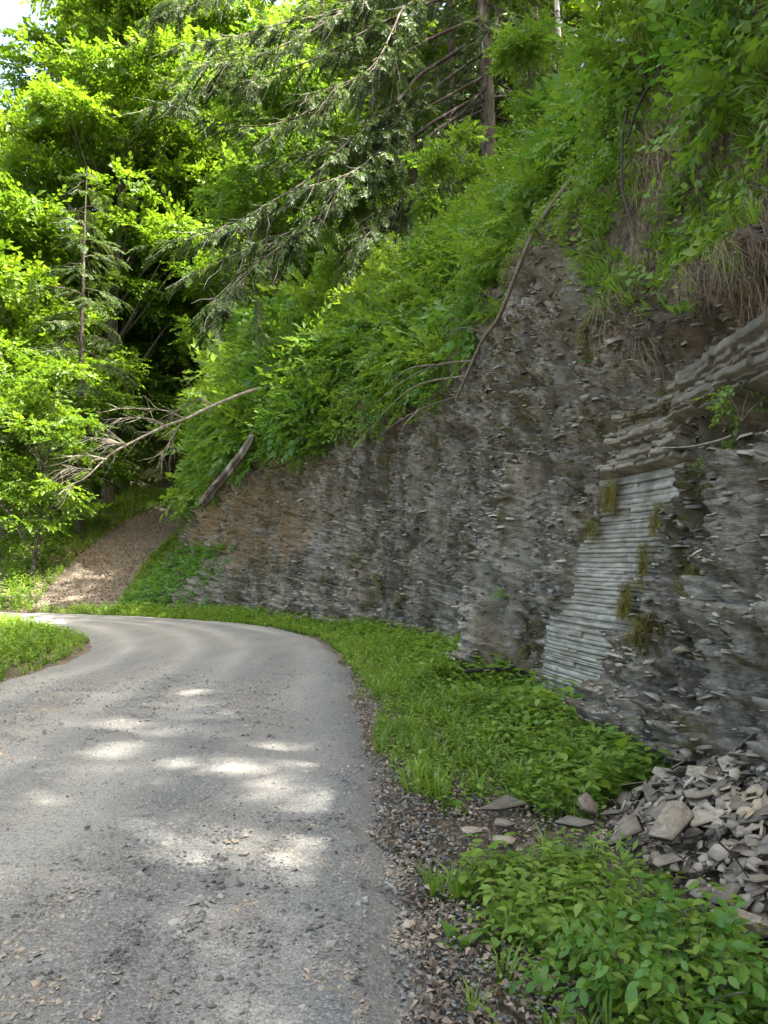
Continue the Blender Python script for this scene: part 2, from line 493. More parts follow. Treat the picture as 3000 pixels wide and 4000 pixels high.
def cliff_disp(s, z):
    g1 = fbm(s * 0.35, z * 0.22, oct=3, seed=3) * 0.30
    sw = s + 0.25 * noise(s * 0.7, z * 1.2, seed=21)
    gully = 1 - np.abs(noise(sw * 1.7, z * 0.16, seed=8))
    gully2 = 1 - np.abs(noise(sw * 4.6, z * 0.5, seed=9))
    st = noise(s * 0.9, z * 7, seed=12)
    st2 = noise(s * 6.0, z * 20, seed=13)
    rough = fbm(s * 7.5, z * 12, oct=3, seed=14)
    hole = sstep(0.35, 0.75, noise(s * 2.3, z * 3.4, seed=15))
    col_ = np.abs(noise(sw * 3.1, z * 0.35, seed=17))
    d = 1.4 * g1 - 0.60 * gully ** 5 - 0.30 * gully2 ** 4 + 0.20 * col_ - 0.12 * (1 - np.abs(noise(sw * 7.5, z * 0.9, seed=18))) ** 4 + 0.06 * st + 0.03 * st2 + 0.10 * rough - 0.36 * hole + 0.18
    zb = z + 0.10 * noise(s * 0.45, 3.0, seed=23) + 0.03 * noise(s * 2.2, 5.0, seed=24)
    b1 = np.floor(zb * 15.0 + 0.6 * noise(s * 1.1, np.floor(zb * 5.0) * 3.7, seed=25))
    b2 = np.floor(zb * 34.0)
    d = d + 0.085 * noise(s * 1.6, b1 * 5.37, seed=26) + 0.05 * noise(np.floor(s * 5.5 + 0.5 * noise(s * 9, b1, seed=28)) * 1.7, b1 * 3.13, seed=27) + 0.035 * noise(s * 5.0, b2 * 4.1, seed=29)
    # the ribbed slab lies behind its own layers, its edges broken back
    rm = rib_mask(s, z)
    d = d * (1 - rm) - 0.22 * rm
    near = (s > SY(4.0)) & (s < SY(11.0))
    e_lo = np.exp(-((s - rib_lo(z) + 0.16) / 0.14) ** 2) * win(z, -0.3, 2.3, 0.15)
    e_hi = np.exp(-((s - rib_hi(z) - 0.14) / 0.12) ** 2) * win(z, -0.3, 2.4, 0.15)
    d = d + near * (0.05 * e_lo + 0.04 * e_hi)
    d = d - near * 0.26 * np.exp(-((s - SR1 - 0.12) / 0.10) ** 2) * (1 - sstep(0.6, 1.0, z))
    d = d - 0.30 * win(s, SY(3.0), SY(5.9), 0.4) * sstep(2.0, 2.6, z) * (1 - sstep(4.6, 5.4, z))
    lm = np.maximum(win(s, SY(4.2), SY(6.95), 0.10) * win(z, 2.98, 3.5, 0.04), win(s, SY(6.95), SY(8.25), 0.10) * win(z, 2.64, 3.25, 0.04))
    d = d * (1 - lm) - 0.10 * lm
    d = d - 0.40 * win(s, SY(5.5), SY(6.75), 0.15) * win(z, 2.58, 2.93, 0.07)
    d = d - 0.16 * win(s, SY(5.2), SY(7.3), 0.2) * win(z, 3.53, 3.72, 0.06)
    d = d + 0.10 * win(s, SY(5.0), SY(7.7), 0.3) * win(z, 3.76, 4.25, 0.15)
    d = d - 0.30 * win(s, SY(8.27), SY(8.45), 0.05) * win(z, 2.55, 3.15, 0.1)
    # blocky ledge half way along
    sb = s_of_y(22.0)
    d = d + 0.22 * win(s, sb - 1.2, sb + 0.6, 0.3) * win(z, 3.2, 4.3, 0.15)
    return d
def cliff_xyz(s, z, disp=0.0, o=None):
    bx, by, bz, nx, ny = base_at(s)
    oo = o_of_z(z) if o is None else o
    k = 0.94 * disp
    return np.stack([bx + nx * (oo - k), by + ny * (oo - k), bz + z + 0.34 * disp], -1)
VEG_Y = [-20, 5, 7, 8, 9, 10, 11.5, 13, 14.2, 15.5, 20, 25, 28, 30, 33, 60]
VEG_Z = [3.75, 3.75, 3.8, 4.3, 4.9, 5.8, 6.5, 6.4, 6.2, 5.9, 5.9, 5.8, 5.1, 3.8, 2.0, 1.5]
VEG_S = s_of_y(np.array(VEG_Y))
def veg_z(s):
    return np.interp(s, VEG_S, VEG_Z) + 0.35 * noise(np.asarray(s) * 0.8, 0.3, seed=31) + 0.35 * noise(np.asarray(s) * 2.1, 0.7, seed=32) * sstep(s_of_y(10), s_of_y(13), s)
def surf_disp(s, z):
    vz_ = veg_z(s)
    d = cliff_disp(s, z)
    d = d * (1 - 0.8 * sstep(vz_, vz_ + 0.6, z)) * sstep(-0.25, 0.15, z) + 0.10 * sstep(vz_ - 0.1, vz_ + 0.2, z) * (1 - sstep(vz_ + 0.2, vz_ + 0.9, z))
    return d * (1 - sstep(7.0, 7.5, z)) + 0.12 * fbm(s * 1.2, z * 1.2, oct=3, seed=91) * sstep(6.9, 7.5, z)
def hill(x, y):
    """surface height of floor or hillside at x, y"""
    P = np.stack([np.atleast_1d(x), np.atleast_1d(y)], 1).astype(float)
    B = BC[::8]
    d2 = ((P[:, None] - B[None]) ** 2).sum(2)
    i = d2.argmin(1) * 8
    off = ((P - BC[i]) * BN[i]).sum(1)
    h = np.where(off > 0, BZ[i] + z_of_o(np.maximum(off, 0)), G(P[:, 0], P[:, 1]))
    return h if np.ndim(x) else float(h[0])

def face_at(px, py):
    v = ray(px, py)
    yy = np.linspace(3.5, 34, 3000)
    x_, z_ = v[0] / v[1] * yy, H + v[2] / v[1] * yy
    sN = s_of_y(yy)
    off = x_ - (np.interp(sN, BS, BC[:, 0]) + o_of_z(np.maximum(z_, 0)) / np.maximum(np.interp(sN, BS, BN[:, 0]), 0.4) * 0.95)
    k = int(np.argmax(off > 0)) if v[0] > -0.5 and (off > 0).any() and off[0] < 0 else int(np.argmin(np.abs(off)))
    p = np.array([x_[k], yy[k]])
    i = ((BC - p) ** 2).sum(1).argmin()
    return float(BS[i]), float(z_[k] - BZ[i])
# ------------------------------------------------------------------ ground
def grid_faces(n, m):
    i, j = np.meshgrid(np.arange(n - 1), np.arange(m - 1), indexing='ij')
    return np.stack([i * m + j, (i + 1) * m + j, (i + 1) * m + j + 1, i * m + j + 1], -1).reshape(-1, 4)
gx = np.concatenate([[-600, -300, -160, -100, -75], np.arange(-60, -16, 1.2), np.arange(-16, 5, 0.2), np.arange(5, 60, 4), [100, 200, 600]])
gy = np.concatenate([[-400, -150, -60, -30], np.arange(-20, 0, 1.5), np.arange(0, 14, 0.16), np.arange(14, 60, 0.4), np.arange(60, 150, 3), [180, 260, 600]])
X, Y = np.meshgrid(gx, gy, indexing='ij')
Z = G(X, Y) + 0.012 * fbm(X * 5, Y * 5, oct=2, seed=44)
gm = MB().add(np.stack([X, Y, Z], -1).reshape(-1, 3), grid_faces(len(gx), len(gy)))
tag(gm.build('ground', M['soil'], smooth=True), kind='structure')

# ------------------------------------------------------------------ road
RR = [(.46, -8), (.36, -2), (.24, 2.2), (.18, 3.4), (.11, 4.6), (-.05, 6.8), (-.24, 9), (-.52, 12.2), (-.90, 15), (-1.55, 17.7), (-2.7, 20.2), (-4.5, 22.4), (-7.0, 24.3), (-10.2, 25.9), (-14.8, 27.6), (-24, 29.0), (-45, 30.5)]
RL = [(-5.0, -8), (-5.1, -2), (-5.2, 2.2), (-5.3, 4), (-5.35, 6), (-5.4, 8.5), (-5.4, 10.5), (-5.45, 12.4), (-5.65, 14.2), (-6.15, 16.2), (-7.1, 18.3), (-8.5, 20.1), (-10.2, 21.7), (-12.5, 23.1), (-16, 24.5), (-25, 25.8), (-45, 27)]
NR = 320
r_, l_ = spline(RR, NR), spline(RL, NR)
jr = 0.05 * fbm(np.arange(NR) * 0.21, 0.0, oct=3, seed=61)
jl = 0.06 * fbm(np.arange(NR) * 0.21, 9.0, oct=3, seed=62)
r_[:, 0] += jr; l_[:, 0] += jl
wv = np.linspace(0, 1, 72)
RXY = l_[:, None] * (1 - wv[None, :, None]) + r_[:, None] * wv[None, :, None]
crown = 0.045 * (1 - (2 * wv - 1) ** 2)[None]
mean = lambda c, w_: np.exp(-((wv - c) / w_) ** 2)[None]
wob = 0.02 * noise(np.arange(NR) * 0.05, 2.0, seed=63)[:, None]
trk = sum(np.exp(-((wv[None] + wob - c) / 0.055) ** 2) for c in (0.16, 0.42, 0.60, 0.86))
RZ = -0.035 + crown - 0.022 * trk + 0.012 * fbm(RXY[..., 0] * 1.3, RXY[..., 1] * 1.3, oct=3, seed=64) + 0.005 * noise(RXY[..., 0] * 14, RXY[..., 1] * 14, seed=65)
RZ = RZ + 0.055
edge = np.minimum(wv, 1 - wv)[None] * 5.4
RZ = RZ - 0.085 * (1 - sstep(0, 0.30, edge))
rm_ = MB().add(np.concatenate([RXY, RZ[..., None]], -1).reshape(-1, 3), grid_faces(NR, 72)[:, ::-1])
trk_n = np.clip(trk * (0.85 + 0.5 * fbm(RXY[..., 0] * 0.7, RXY[..., 1] * 0.4, oct=3, seed=66)), 0, 1)
road = tag(rm_.build('gravel_road', M['road'], smooth=True, extra={'track': trk_n.ravel()}), kind='structure')
def road_z(x, y):
    d2 = (RXY[::4, ::3, 0].ravel()[None] - np.atleast_1d(x)[:, None]) ** 2 + (RXY[::4, ::3, 1].ravel()[None] - np.atleast_1d(y)[:, None]) ** 2
    return RZ[::4, ::3].ravel()[d2.argmin(1)]
def road_edge_x(y):               # right edge of the road at depth y
    return np.interp(y, r_[:, 1], r_[:, 0])
def road_left_x(y):
    return np.interp(y, l_[:, 1], l_[:, 0])

# dirt track branching off uphill
TR = [(-11.6, 26.6), (-11.6, 28.6), (-12.1, 32), (-12.7, 37), (-12.8, 44), (-11.7, 50.5), (-8, 57.5), (0, 66)]
tc = spline(TR, 160)
tt = np.gradient(tc, axis=0); tt /= np.linalg.norm(tt, axis=1, keepdims=True)
tn = np.stack([tt[:, 1], -tt[:, 0]], 1)
tw = np.linspace(-1, 1, 26)
half = (2.05 + 0.8 * (1 - sstep(0, 30, np.arange(160))))[:, None] + 0.18 * noise(np.arange(160) * 0.2, 3.3, seed=70)[:, None]
TXY = tc[:, None] + tn[:, None] * (tw[None] * half)[..., None]
TZ = G(TXY[..., 0], TXY[..., 1]) + 0.07 - 0.09 * np.abs(tw[None]) ** 3 - 0.03 * np.exp(-((np.abs(tw[None]) - 0.5) / 0.15) ** 2)
tag(MB().add(np.concatenate([TXY, TZ[..., None]], -1).reshape(-1, 3), grid_faces(160, 26)[:, ::-1]).build('dirt_track', M['trail'], smooth=True), kind='structure')

# ------------------------------------------------------------------ cliff and hillside loft
s_list = [0.0]
while s_list[-1] < BS[-1]:
    y_ = np.interp(s_list[-1], BS, BC[:, 1])
    st = 0.25 if y_ < 3.8 else np.clip(0.0056 * y_, 0.036, 0.14) if y_ < 32 else np.clip(0.1 + (y_ - 32) * 0.05, 0.1, 1.2)
    s_list.append(s_list[-1] + st)
SS = np.array(s_list[:-1])
zc = np.concatenate([[-0.25, -0.1], np.arange(0, 5.6, 0.0245), np.arange(5.62, 7.6, 0.05)])
oc = np.concatenate([np.linspace(1.29, 9, 52), np.linspace(9.4, 24, 26), np.linspace(26, 60, 14)])
S2, Z2 = np.meshgrid(SS, zc, indexing='ij')
D2 = surf_disp(S2, Z2)
vz = veg_z(SS)[:, None]
fw = foot_w(SS)[:, None]
O2 = o_of_z(Z2)
CP3 = cliff_xyz(S2, Z2, D2, O2)
# soil bank at the corner: lower face slides outwards
bx, by, bz, nx, ny = [a[:, None] for a in base_at(SS)]
fo = 2.3 * fw * (1 - sstep(0.0, 2.3, Z2)) ** 1.2
CP3[..., 0] -= nx * fo
CP3[..., 1] -= ny * fo
ochre = 1.25 * sstep(s_of_y(21), s_of_y(27), S2) * sstep(0.9, 2.8, Z2) + 0.7 * win(S2, s_of_y(22), s_of_y(26), 0.8) * win(Z2, 2.0, 3.4, 0.4) + 0.55 * win(S2, s_of_y(4), s_of_y(7.6), 0.6) * win(Z2, 3.0, 3.9, 0.2)
ochre = np.clip(ochre * (0.7 + 0.6 * fbm(S2 * 1.1, Z2 * 2.5, oct=3, seed=95)), 0, 1)
soil = np.clip(sstep(vz - 0.5, vz + 0.4, Z2 + 0.35 * fbm(S2 * 1.5, Z2 * 1.5, oct=3, seed=96)) + fw ** 2 * (1 - sstep(1.6, 2.4, Z2)), 0, 1)
cmb = MB().add(CP3.reshape(-1, 3), grid_faces(*S2.shape))
cliff = tag(cmb.build('cliff', M['cliff'], extra={'ochre': ochre.ravel(), 'soil': soil.ravel()}), kind='structure')
S3, O3 = np.meshgrid(SS[::2] if SS[::2][-1] == SS[-1] else np.append(SS[::2], SS[-1]), oc, indexing='ij')
Z3 = z_of_o(O3) + 0.35 * fbm(S3 * 0.5, O3 * 0.5, oct=4, seed=97) * sstep(1.3, 2.4, O3)
hb = base_at(S3)
HP3 = np.stack([hb[0] + hb[3] * O3, hb[1] + hb[4] * O3, hb[2] + Z3], -1)
tag(MB().add(HP3.reshape(-1, 3), grid_faces(*S3.shape)).build('hillside', M['soil'], smooth=True), kind='structure')
print('terrain tris', len(SS) * len(zc) * 2, S3.size * 2)

# ------------------------------------------------------------------ rock pieces
def slab_template(seed, k=6):
    r = np.random.default_rng(seed + 900)
    th = np.sort(np.linspace(0, 2 * np.pi, k, endpoint=False) + r.uniform(-0.5, 0.5, k) * (4.5 / k))
    rad = r.uniform(0.62, 1.15, k)
    ring = np.stack([np.cos(th) * rad, np.sin(th) * rad], 1)
    sh = r.uniform(-0.10, 0.10, (1, 2))
    lo = np.c_[ring * r.uniform(0.86, 1.0, (k, 1)) + sh, r.uniform(-0.5, -0.36, k)]
    mid = np.c_[ring * r.uniform(0.97, 1.05, (k, 1)), r.uniform(-0.1, 0.15, k)]
    hi = np.c_[ring * r.uniform(0.88, 1.0, (k, 1)) - sh * 0.3, r.uniform(0.34, 0.5, k)]
    ctr = np.array([[0, 0, 0.46], [0, 0, -0.46]])
    V = np.concatenate([lo, mid, hi, ctr])
    F = []
    for i in range(k):
        j = (i + 1) % k
        F += [(i, j, k + j), (i, k + j, k + i), (k + i, k + j, 2 * k + j), (k + i, 2 * k + j, 2 * k + i), (2 * k + i, 2 * k + j, 3 * k), (j, i, 3 * k + 1)]
    return V, np.array(F), np.zeros(len(V), int)
def stone_template(seed):
    r = np.random.default_rng(seed)
    V = np.array([(1, 0, 0), (-1, 0, 0), (0, 1, 0), (0, -1, 0), (0, 0, 1), (0, 0, -1)], float) * r.uniform(0.7, 1.15, (6, 1)) + r.uniform(-0.25, 0.25, (6, 3))
    F = np.array([(0, 2, 4), (2, 1, 4), (1, 3, 4), (3, 0, 4), (2, 0, 5), (1, 2, 5), (3, 1, 5), (0, 3, 5)])
    return V, F, np.zeros(6, int)
def chip_template(seed):
    r = np.random.default_rng(seed)
    th = np.linspace(0, 2 * np.pi, 5, endpoint=False) + r.uniform(-0.35, 0.35, 5)
    rad = r.uniform(0.6, 1.15, 5)
    ring = np.stack([np.cos(th) * rad, np.sin(th) * rad], 1)
    V = np.concatenate([np.c_[ring, np.full(5, -0.5)], np.c_[ring * r.uniform(0.75, 1.0, (5, 1)), r.uniform(0.3, 0.6, 5)]])
    F = [(5, 6, 7), (5, 7, 8), (5, 8, 9)]
    for i in range(5):
        j = (i + 1) % 5
        F += [(i, j, 5 + j), (i, 5 + j, 5 + i)]
    return V, np.array(F), np.zeros(10, int)
CHIPS = [chip_template(200 + k) for k in range(6)]
PEBBLES = []
for _k in range(6):
    _r = np.random.default_rng(300 + _k)
    PEBBLES.append((np.array([(1, 0, -.2), (0, 1, -.2), (-1, 0, -.2), (0, -1, -.2), (0, 0, 1.0)]) * _r.uniform(0.7, 1.2, (5, 1)) + _r.uniform(-.3, .3, (5, 3)) * [1, 1, .3], np.array([(0, 1, 4), (1, 2, 4), (2, 3, 4), (3, 0, 4)]), np.zeros(5, int)))
SLABS = [slab_template(k, 4 + k % 3) for k in range(9)]
STONES = [stone_template(k) for k in range(6)]
slab_mesh = {}
def slab_me(k, mat):
    if (k, mat) not in slab_mesh:
        v, f, _ = SLABS[k]
        mb = MB().add(v, f, (k * 0.37) % 1.0)
        slab_mesh[(k, mat)] = mb.mesh('slab_%d' % k, M[mat])
    return slab_mesh[(k, mat)]
def euler_R(rx, ry, rz):
    cx, sx, c_y, sy, cz, sz = np.cos(rx), np.sin(rx), np.cos(ry), np.sin(ry), np.cos(rz), np.sin(rz)
    R = np.empty((len(rx), 3, 3))
    R[:, 0] = np.stack([cz * c_y, cz * sy * sx - sz * cx, cz * sy * cx + sz * sx], 1)
    R[:, 1] = np.stack([sz * c_y, sz * sy * sx + cz * cx, sz * sy * cx - cz * sx], 1)
    R[:, 2] = np.stack([-sy, c_y * sx, c_y * cx], 1)
    return R

# layers of the ribbed slab and of the jutting ledge
def layer_piece(name, s0, s1, z0, z1, prot, jit, mat, dipz=0.0, wav=0.003):
    n = max(3, int((s1 - s0) / 0.055))
    ss = np.linspace(s0, s1, n + 1)
    ph = rng.uniform(0, 100)
    p = prot + jit * fbm(ss * 9, ph, oct=3, seed=3, gain=0.7)
    zw = dipz * (ss - SR0) + wav * noise(ss * 4, ph + 5, seed=4)
    q_ = z1 - z0
    prof = [(z0 + 0.002, -0.30), (z0 + 0.0015, -0.006), (z0 + 0.12 * q_, 0.0), (z1 - 0.004, -0.003), (z1 - 0.001, -0.30)]
    rings = []
    for zz, dp in prof:
        rings.append(cliff_xyz(ss, zz + zw, (p + dp) if dp > -0.2 else np.full_like(p, -0.34)))
    V = np.stack(rings, 1)                      # n+1, 5, 3
    mb = MB()
    k = 5
    F = []
    for i in range(n):
        for j in range(k - 1):
            F.append((i * k + j, i * k + j + 1, (i + 1) * k + j + 1, (i + 1) * k + j))
    mb.add(V.reshape(-1, 3), np.array(F)[:, ::-1], U(0.38, 0.62))
    mb.add(V[0], np.array([[0, 1, 2, 3, 4]]), 0.4)
    mb.add(V[-1], np.array([[4, 3, 2, 1, 0]]), 0.4)
    return mb.build(name, M[mat], cliff)
z = 0.04
while z < 2.55:
    th = float(np.clip(rng.normal(0.046, 0.012), 0.024, 0.075))
    a, b = float(rib_lo(z)) + rng.normal(0, 0.035) - 0.04, float(rib_hi(z)) + rng.normal(0, 0.045) + 0.04
    cuts = sorted([a] + list(a + (b - a) * rng.uniform(0.12, 0.88, int(rng.choice([0, 1, 1, 2])))) + [b])
    row = 0.010 * math.sin(z * 3.2) + rng.uniform(-0.005, 0.006)
    for c0, c1 in zip(cuts[:-1], cuts[1:]):
        if c1 - c0 < 0.06: continue
        layer_piece('shale_layer', c0, c1 - 0.003, z, z + th, row + 0.01 + rng.uniform(-0.007, 0.007) - (0.02 if rng.random() < 0.12 else 0), 0.005, 'shale_face', 0.012)
    z += th
for y0, y1, za, zb, base_p in ((4.7, 6.95, 2.96, 3.46, 0.15), (6.9, 8.25, 2.62, 3.27, 0.10)):
    z = za
    while z < zb:
        th = float(np.clip(np.exp(rng.normal(-3.25, 0.45)), 0.016, 0.085))
        a, b = SY(y0) + rng.normal(0, 0.12), SY(y1) + rng.normal(0, 0.14)
        cuts = sorted([a] + list(a + (b - a) * rng.uniform(0.1, 0.9, int(rng.integers(2, 8)))) + [b])
        for c0, c1 in zip(cuts[:-1], cuts[1:]):
            if c1 - c0 > 0.08:
                layer_piece('shale_layer', c0, c1 - 0.006, z, z + th, base_p - 0.22 * max(z - za - 0.2, 0) + 0.04 * math.sin(z * 23 + c0 * 1.3) + rng.uniform(-0.035, 0.035), 0.022, 'ledge', 0.01, 0.010)
        z += th
# chips bedded all over the rough face (mass) and the biggest ones as pieces
def chip_points(n, y0, y1):
    ii = rng.integers(0, S2.shape[0], n * 4)
    jj = rng.integers(2, S2.shape[1] - 2, n * 4)
    s_, z_ = S2[ii, jj], Z2[ii, jj]
    y_ = CP3[ii, jj, 1]
    ok = (y_ > y0) & (y_ < y1) & (z_ < veg_z(s_) + 0.2) & (rib_mask(s_, z_) < 0.2) & (foot_w(s_) * (z_ < 2.2) < 0.4)
    ii, jj = ii[ok][:n], jj[ok][:n]
    return CP3[ii, jj], S2[ii, jj], Z2[ii, jj]
def chip_frames(s_, tilt=0.17):
    nx_, ny_ = np.interp(s_, BS, BN[:, 0]), np.interp(s_, BS, BN[:, 1])
    rz = np.arctan2(ny_, nx_) + rng.normal(0, 0.5, len(s_))
    return euler_R(rng.normal(0, tilt, len(s_)), rng.normal(0.12, tilt, len(s_)), rz)
cm = MB()
p_, s_, z_ = chip_points(20000, 4.2, 33)
sz = np.exp(rng.normal(-3.6, 0.45, len(p_))) * (0.75 + 0.03 * p_[:, 1])
ext = np.stack([sz * U(0.8, 1.2, len(p_)), sz * U(0.9, 2.0, len(p_)), sz * U(0.18, 0.5, len(p_))], 1)
p_ = p_ + np.stack([-0.012 * np.interp(s_, BS, BN[:, 0]), -0.012 * np.interp(s_, BS, BN[:, 1]), 0 * s_], 1)
R_ = chip_frames(s_)
for k in range(6):
    q = np.arange(len(p_)) % 6 == k
    bake(cm, STONES[k] if k % 2 else CHIPS[k], p_[q], R_[q], ext[q], clump=0.5 + 0.5 * noise(s_[q] * 1.5, z_[q] * 2.2, seed=51))
tag(cm.build('shale_chips', M['chip'], cliff), kind='stuff')
p_, s_, z_ = chip_points(190, 4.6, 13)
sz = U(0.028, 0.058, len(p_))
for k in range(len(p_)):
    o = link('shale_block', slab_me(k % 9, 'chip'), cliff)
    nx_, ny_ = np.interp(s_[k], BS, BN[:, 0]), np.interp(s_[k], BS, BN[:, 1])
    o.location = p_[k]
    o.rotation_euler = (rng.normal(0, 0.25), rng.normal(0.1, 0.3), math.atan2(ny_, nx_) + rng.normal(0, 0.4))
    o.scale = (sz[k], sz[k] * U(0.9, 1.8), sz[k] * U(0.35, 0.8))

# ------------------------------------------------------------------ leaf templates
def leaf4(L, w, fold=0.12, droop=0.15):
    v = np.array([(0, 0, 0), (w / 2, 0.45 * L, fold * w), (0, L, -droop * L), (-w / 2, 0.45 * L, fold * w)])
    return v, np.array([(0, 1, 2), (0, 2, 3)])
def leaf8(L, w, fold=0.16, droop=0.2):
    ys = np.array([0, 0.22, 0.5, 0.78, 1.0]) * L
    ws = np.array([0, 0.38, 0.5, 0.33, 0]) * w
    zz = -droop * L * (ys / L) ** 2
    V = [(0, 0, 0)]
    for k in (1, 2, 3):
        V += [(ws[k], ys[k], zz[k] + fold * ws[k]), (0, ys[k], zz[k]), (-ws[k], ys[k], zz[k] + fold * ws[k])]
    V.append((0, ys[4], zz[4]))
    F = [(0, 1, 2), (0, 2, 3), (1, 4, 5), (1, 5, 2), (2, 5, 6), (2, 6, 3), (4, 7, 8), (4, 8, 5), (5, 8, 9), (5, 9, 6), (7, 10, 8), (8, 10, 9)]
    return np.array(V), np.array(F)
def leaf6(L, w, fold=0.16, droop=0.2):
    V = np.array([(0, 0, 0), (0.42 * w, 0.3 * L, fold * w * .4), (0.40 * w, 0.62 * L, fold * w * .4 - droop * L * .35), (0, L, -droop * L), (-0.40 * w, 0.62 * L, fold * w * .4 - droop * L * .35), (-0.42 * w, 0.3 * L, fold * w * .4), (0, 0.5 * L, -droop * L * .25)])
    return V, np.array([(0, 1, 6), (1, 2, 6), (2, 3, 6), (3, 4, 6), (4, 5, 6), (5, 0, 6)])
def rot_about(v, rz=0, rx=0, ry=0):
    R = euler_R(np.array([rx]), np.array([ry]), np.array([rz]))[0]
    return v @ R.T
def compose(parts):
    V, F, I, n = [], [], [], 0
    for k, (v, f, i) in enumerate(parts):
        V.append(v); F.append(f + n); I.append(np.full(len(v), i)); n += len(v)
    return np.concatenate(V), np.concatenate(F), np.concatenate(I)
def spray(seed, n=8, leaf=leaf4, L=0.31, w=0.205, droop=0.25, spread=0.9):
    r = np.random.default_rng(seed)
    parts = []
    for k in range(n):
        t = (k + 0.6) / n
        side = 1 if k % 2 else -1
        if k == n - 1:
            side, ang = 0, 0.0
        else:
            ang = -side * (spread + r.uniform(-0.25, 0.25)) * (1 - 0.35 * t)
        sc_ = r.uniform(0.75, 1.15) * (1.0 - 0.25 * abs(t - 0.5))
        v, f = leaf(L * sc_, w * sc_)
        v = rot_about(v, ang, r.normal(-0.1, 0.35), r.normal(0, 0.35))
        parts.append((v + np.array([side * 0.02, t, -droop * t * t]), f, k))
    return compose(parts)
BROAD = [spray(k, 8 + k % 3) for k in range(6)]
BROAD_N = [spray(20 + k, 7, leaf8, 0.32, 0.19) for k in range(4)]
PINN = [spray(40 + k, 13, leaf4, 0.26, 0.085, 0.2, 1.15) for k in range(3)]
def hem_spray(seed, n=15):
    r = np.random.default_rng(seed)
    parts = []
    for k in range(n):
        t = 0.06 + 0.94 * k / n
        for side in (-1, 1):
            L = 0.34 * (1 - 0.65 * t) * r.uniform(0.7, 1.2)
            v, f = leaf4(L, 0.035 + 0.012 * r.random(), 0.1, 0.25)
            v = rot_about(v, -side * (0.95 + r.uniform(-0.2, 0.2)), r.normal(-0.12, 0.2), r.normal(0, 0.3))
            parts.append((v + np.array([0, t, -0.22 * t * t]), f, k))
    v, f = leaf4(1.02, 0.02, 0, 0.22)
    parts.append((v, f, 0))
    return compose(parts)
HEM = [hem_spray(k) for k in range(4)]
def plant(seed, n=7, h=0.30, L=0.11, w=0.065, leaf=leaf6):
    """upright weed: thin stem with leaf pairs"""
    r = np.random.default_rng(seed)
    parts = []
    lean = r.normal(0, 0.12, 2)
    a0 = r.uniform(0, 6.28)
    for k in range(n):
        t = 0.25 + 0.75 * (k + 1) / n
        p = np.array([lean[0] * t, lean[1] * t, t]) * h
        s_ = r.uniform(0.75, 1.2) * (1.1 - 0.4 * t)
        v, f = leaf(L * s_, w * s_)
        v = rot_about(v, 0, r.normal(0.15, 0.25), r.normal(0, 0.15))
        v = rot_about(v, a0 + k * 2.2 + r.normal(0, 0.3))
        parts.append((v + p, f, k))
    st = np.array([(0.003, 0, 0), (-0.003, 0.002, 0), (lean[0] * h, lean[1] * h, h)])
    parts.append((st, np.array([(0, 1, 2)]), 0))
    st2 = np.array([(0, 0.003, 0), (0.001, -0.003, 0), (lean[0] * h, lean[1] * h, h)])
    parts.append((st2, np.array([(0, 1, 2)]), 0))
    return compose(parts)
WEED = [plant(k, 5 + k % 4, U(0.18, 0.34), U(0.075, 0.12), U(0.045, 0.075)) for k in range(8)]
WEED_S = [plant(50 + k, 7, 0.14, 0.045, 0.028, leaf4) for k in range(5)]
WEED_F = [plant(80 + k, 6, 0.26, 0.11, 0.07, leaf4) for k in range(5)]
def grass_tuft(seed, n=14, h=0.22, w=0.007, hang=0.0):
    r = np.random.default_rng(seed)
    parts = []
    for k in range(n):
        a = r.uniform(0, 6.28); b = r.uniform(0.1, 0.7); hh = h * r.uniform(0.6, 1.2)
        d = np.array([math.cos(a), math.sin(a), 0]); q = np.array([-d[1], d[0], 0]) * w
        p0 = d * r.uniform(0, 0.04); p1 = p0 + d * b * hh * 0.4 + np.array([0, 0, hh * 0.6]); p2 = p0 + d * b * hh + np.array([0, 0, hh * (0.95 - 0.3 * b)])
        parts.append((np.array([p0 - q, p0 + q, p1 + q * 0.8, p1 - q * 0.8, p2]), np.array([(0, 1, 2), (0, 2, 3), (3, 2, 4)]), k))
    return compose(parts)
GRASS = [grass_tuft(k) for k in range(5)]
GRASS_F = [grass_tuft(30 + k, 9, 0.26, 0.012) for k in range(4)]
def hang_tuft(seed, n=9, L=0.32, w=0.0028):
    r = np.random.default_rng(seed)
    parts = []
    for k in range(n):
        a = r.uniform(-1.2, 1.2); l = L * r.uniform(0.4, 1.2)
        p0 = np.array([r.uniform(-0.09, 0.09), 0, r.uniform(-0.04, 0.04)])
        p1 = p0 + np.array([0.12 * math.sin(a), 0.10 + 0.06 * r.random(), 0.0 - 0.1 * l])
        p2 = p1 + np.array([0.10 * math.sin(a) + r.normal(0, 0.10), 0.05 * r.normal(), -0.85 * l])
        q = np.array([w, 0, 0])
        parts.append((np.array([p0 - q, p0 + q, p1 + q, p1 - q, p2]), np.array([(0, 1, 2), (0, 2, 3), (3, 2, 4)]), k))
    return compose(parts)
HANG = [hang_tuft(k) for k in range(5)]
def zrot(n):
    return euler_R(rng.normal(0, 0.12, n), rng.normal(0, 0.12, n), U(0, 6.28, n))
def scatter(mb, tpls, pos, R, scale, clump=None, mat=0, w=0.65):
    n = len(tpls)
    idx = rng.integers(0, n, len(pos))
    scale = np.asarray(scale)
    for k in range(n):
        q = idx == k
        bake(mb, tpls[k], pos[q], R[q], scale[q], None if clump is None else np.asarray(clump)[q], mat, w)

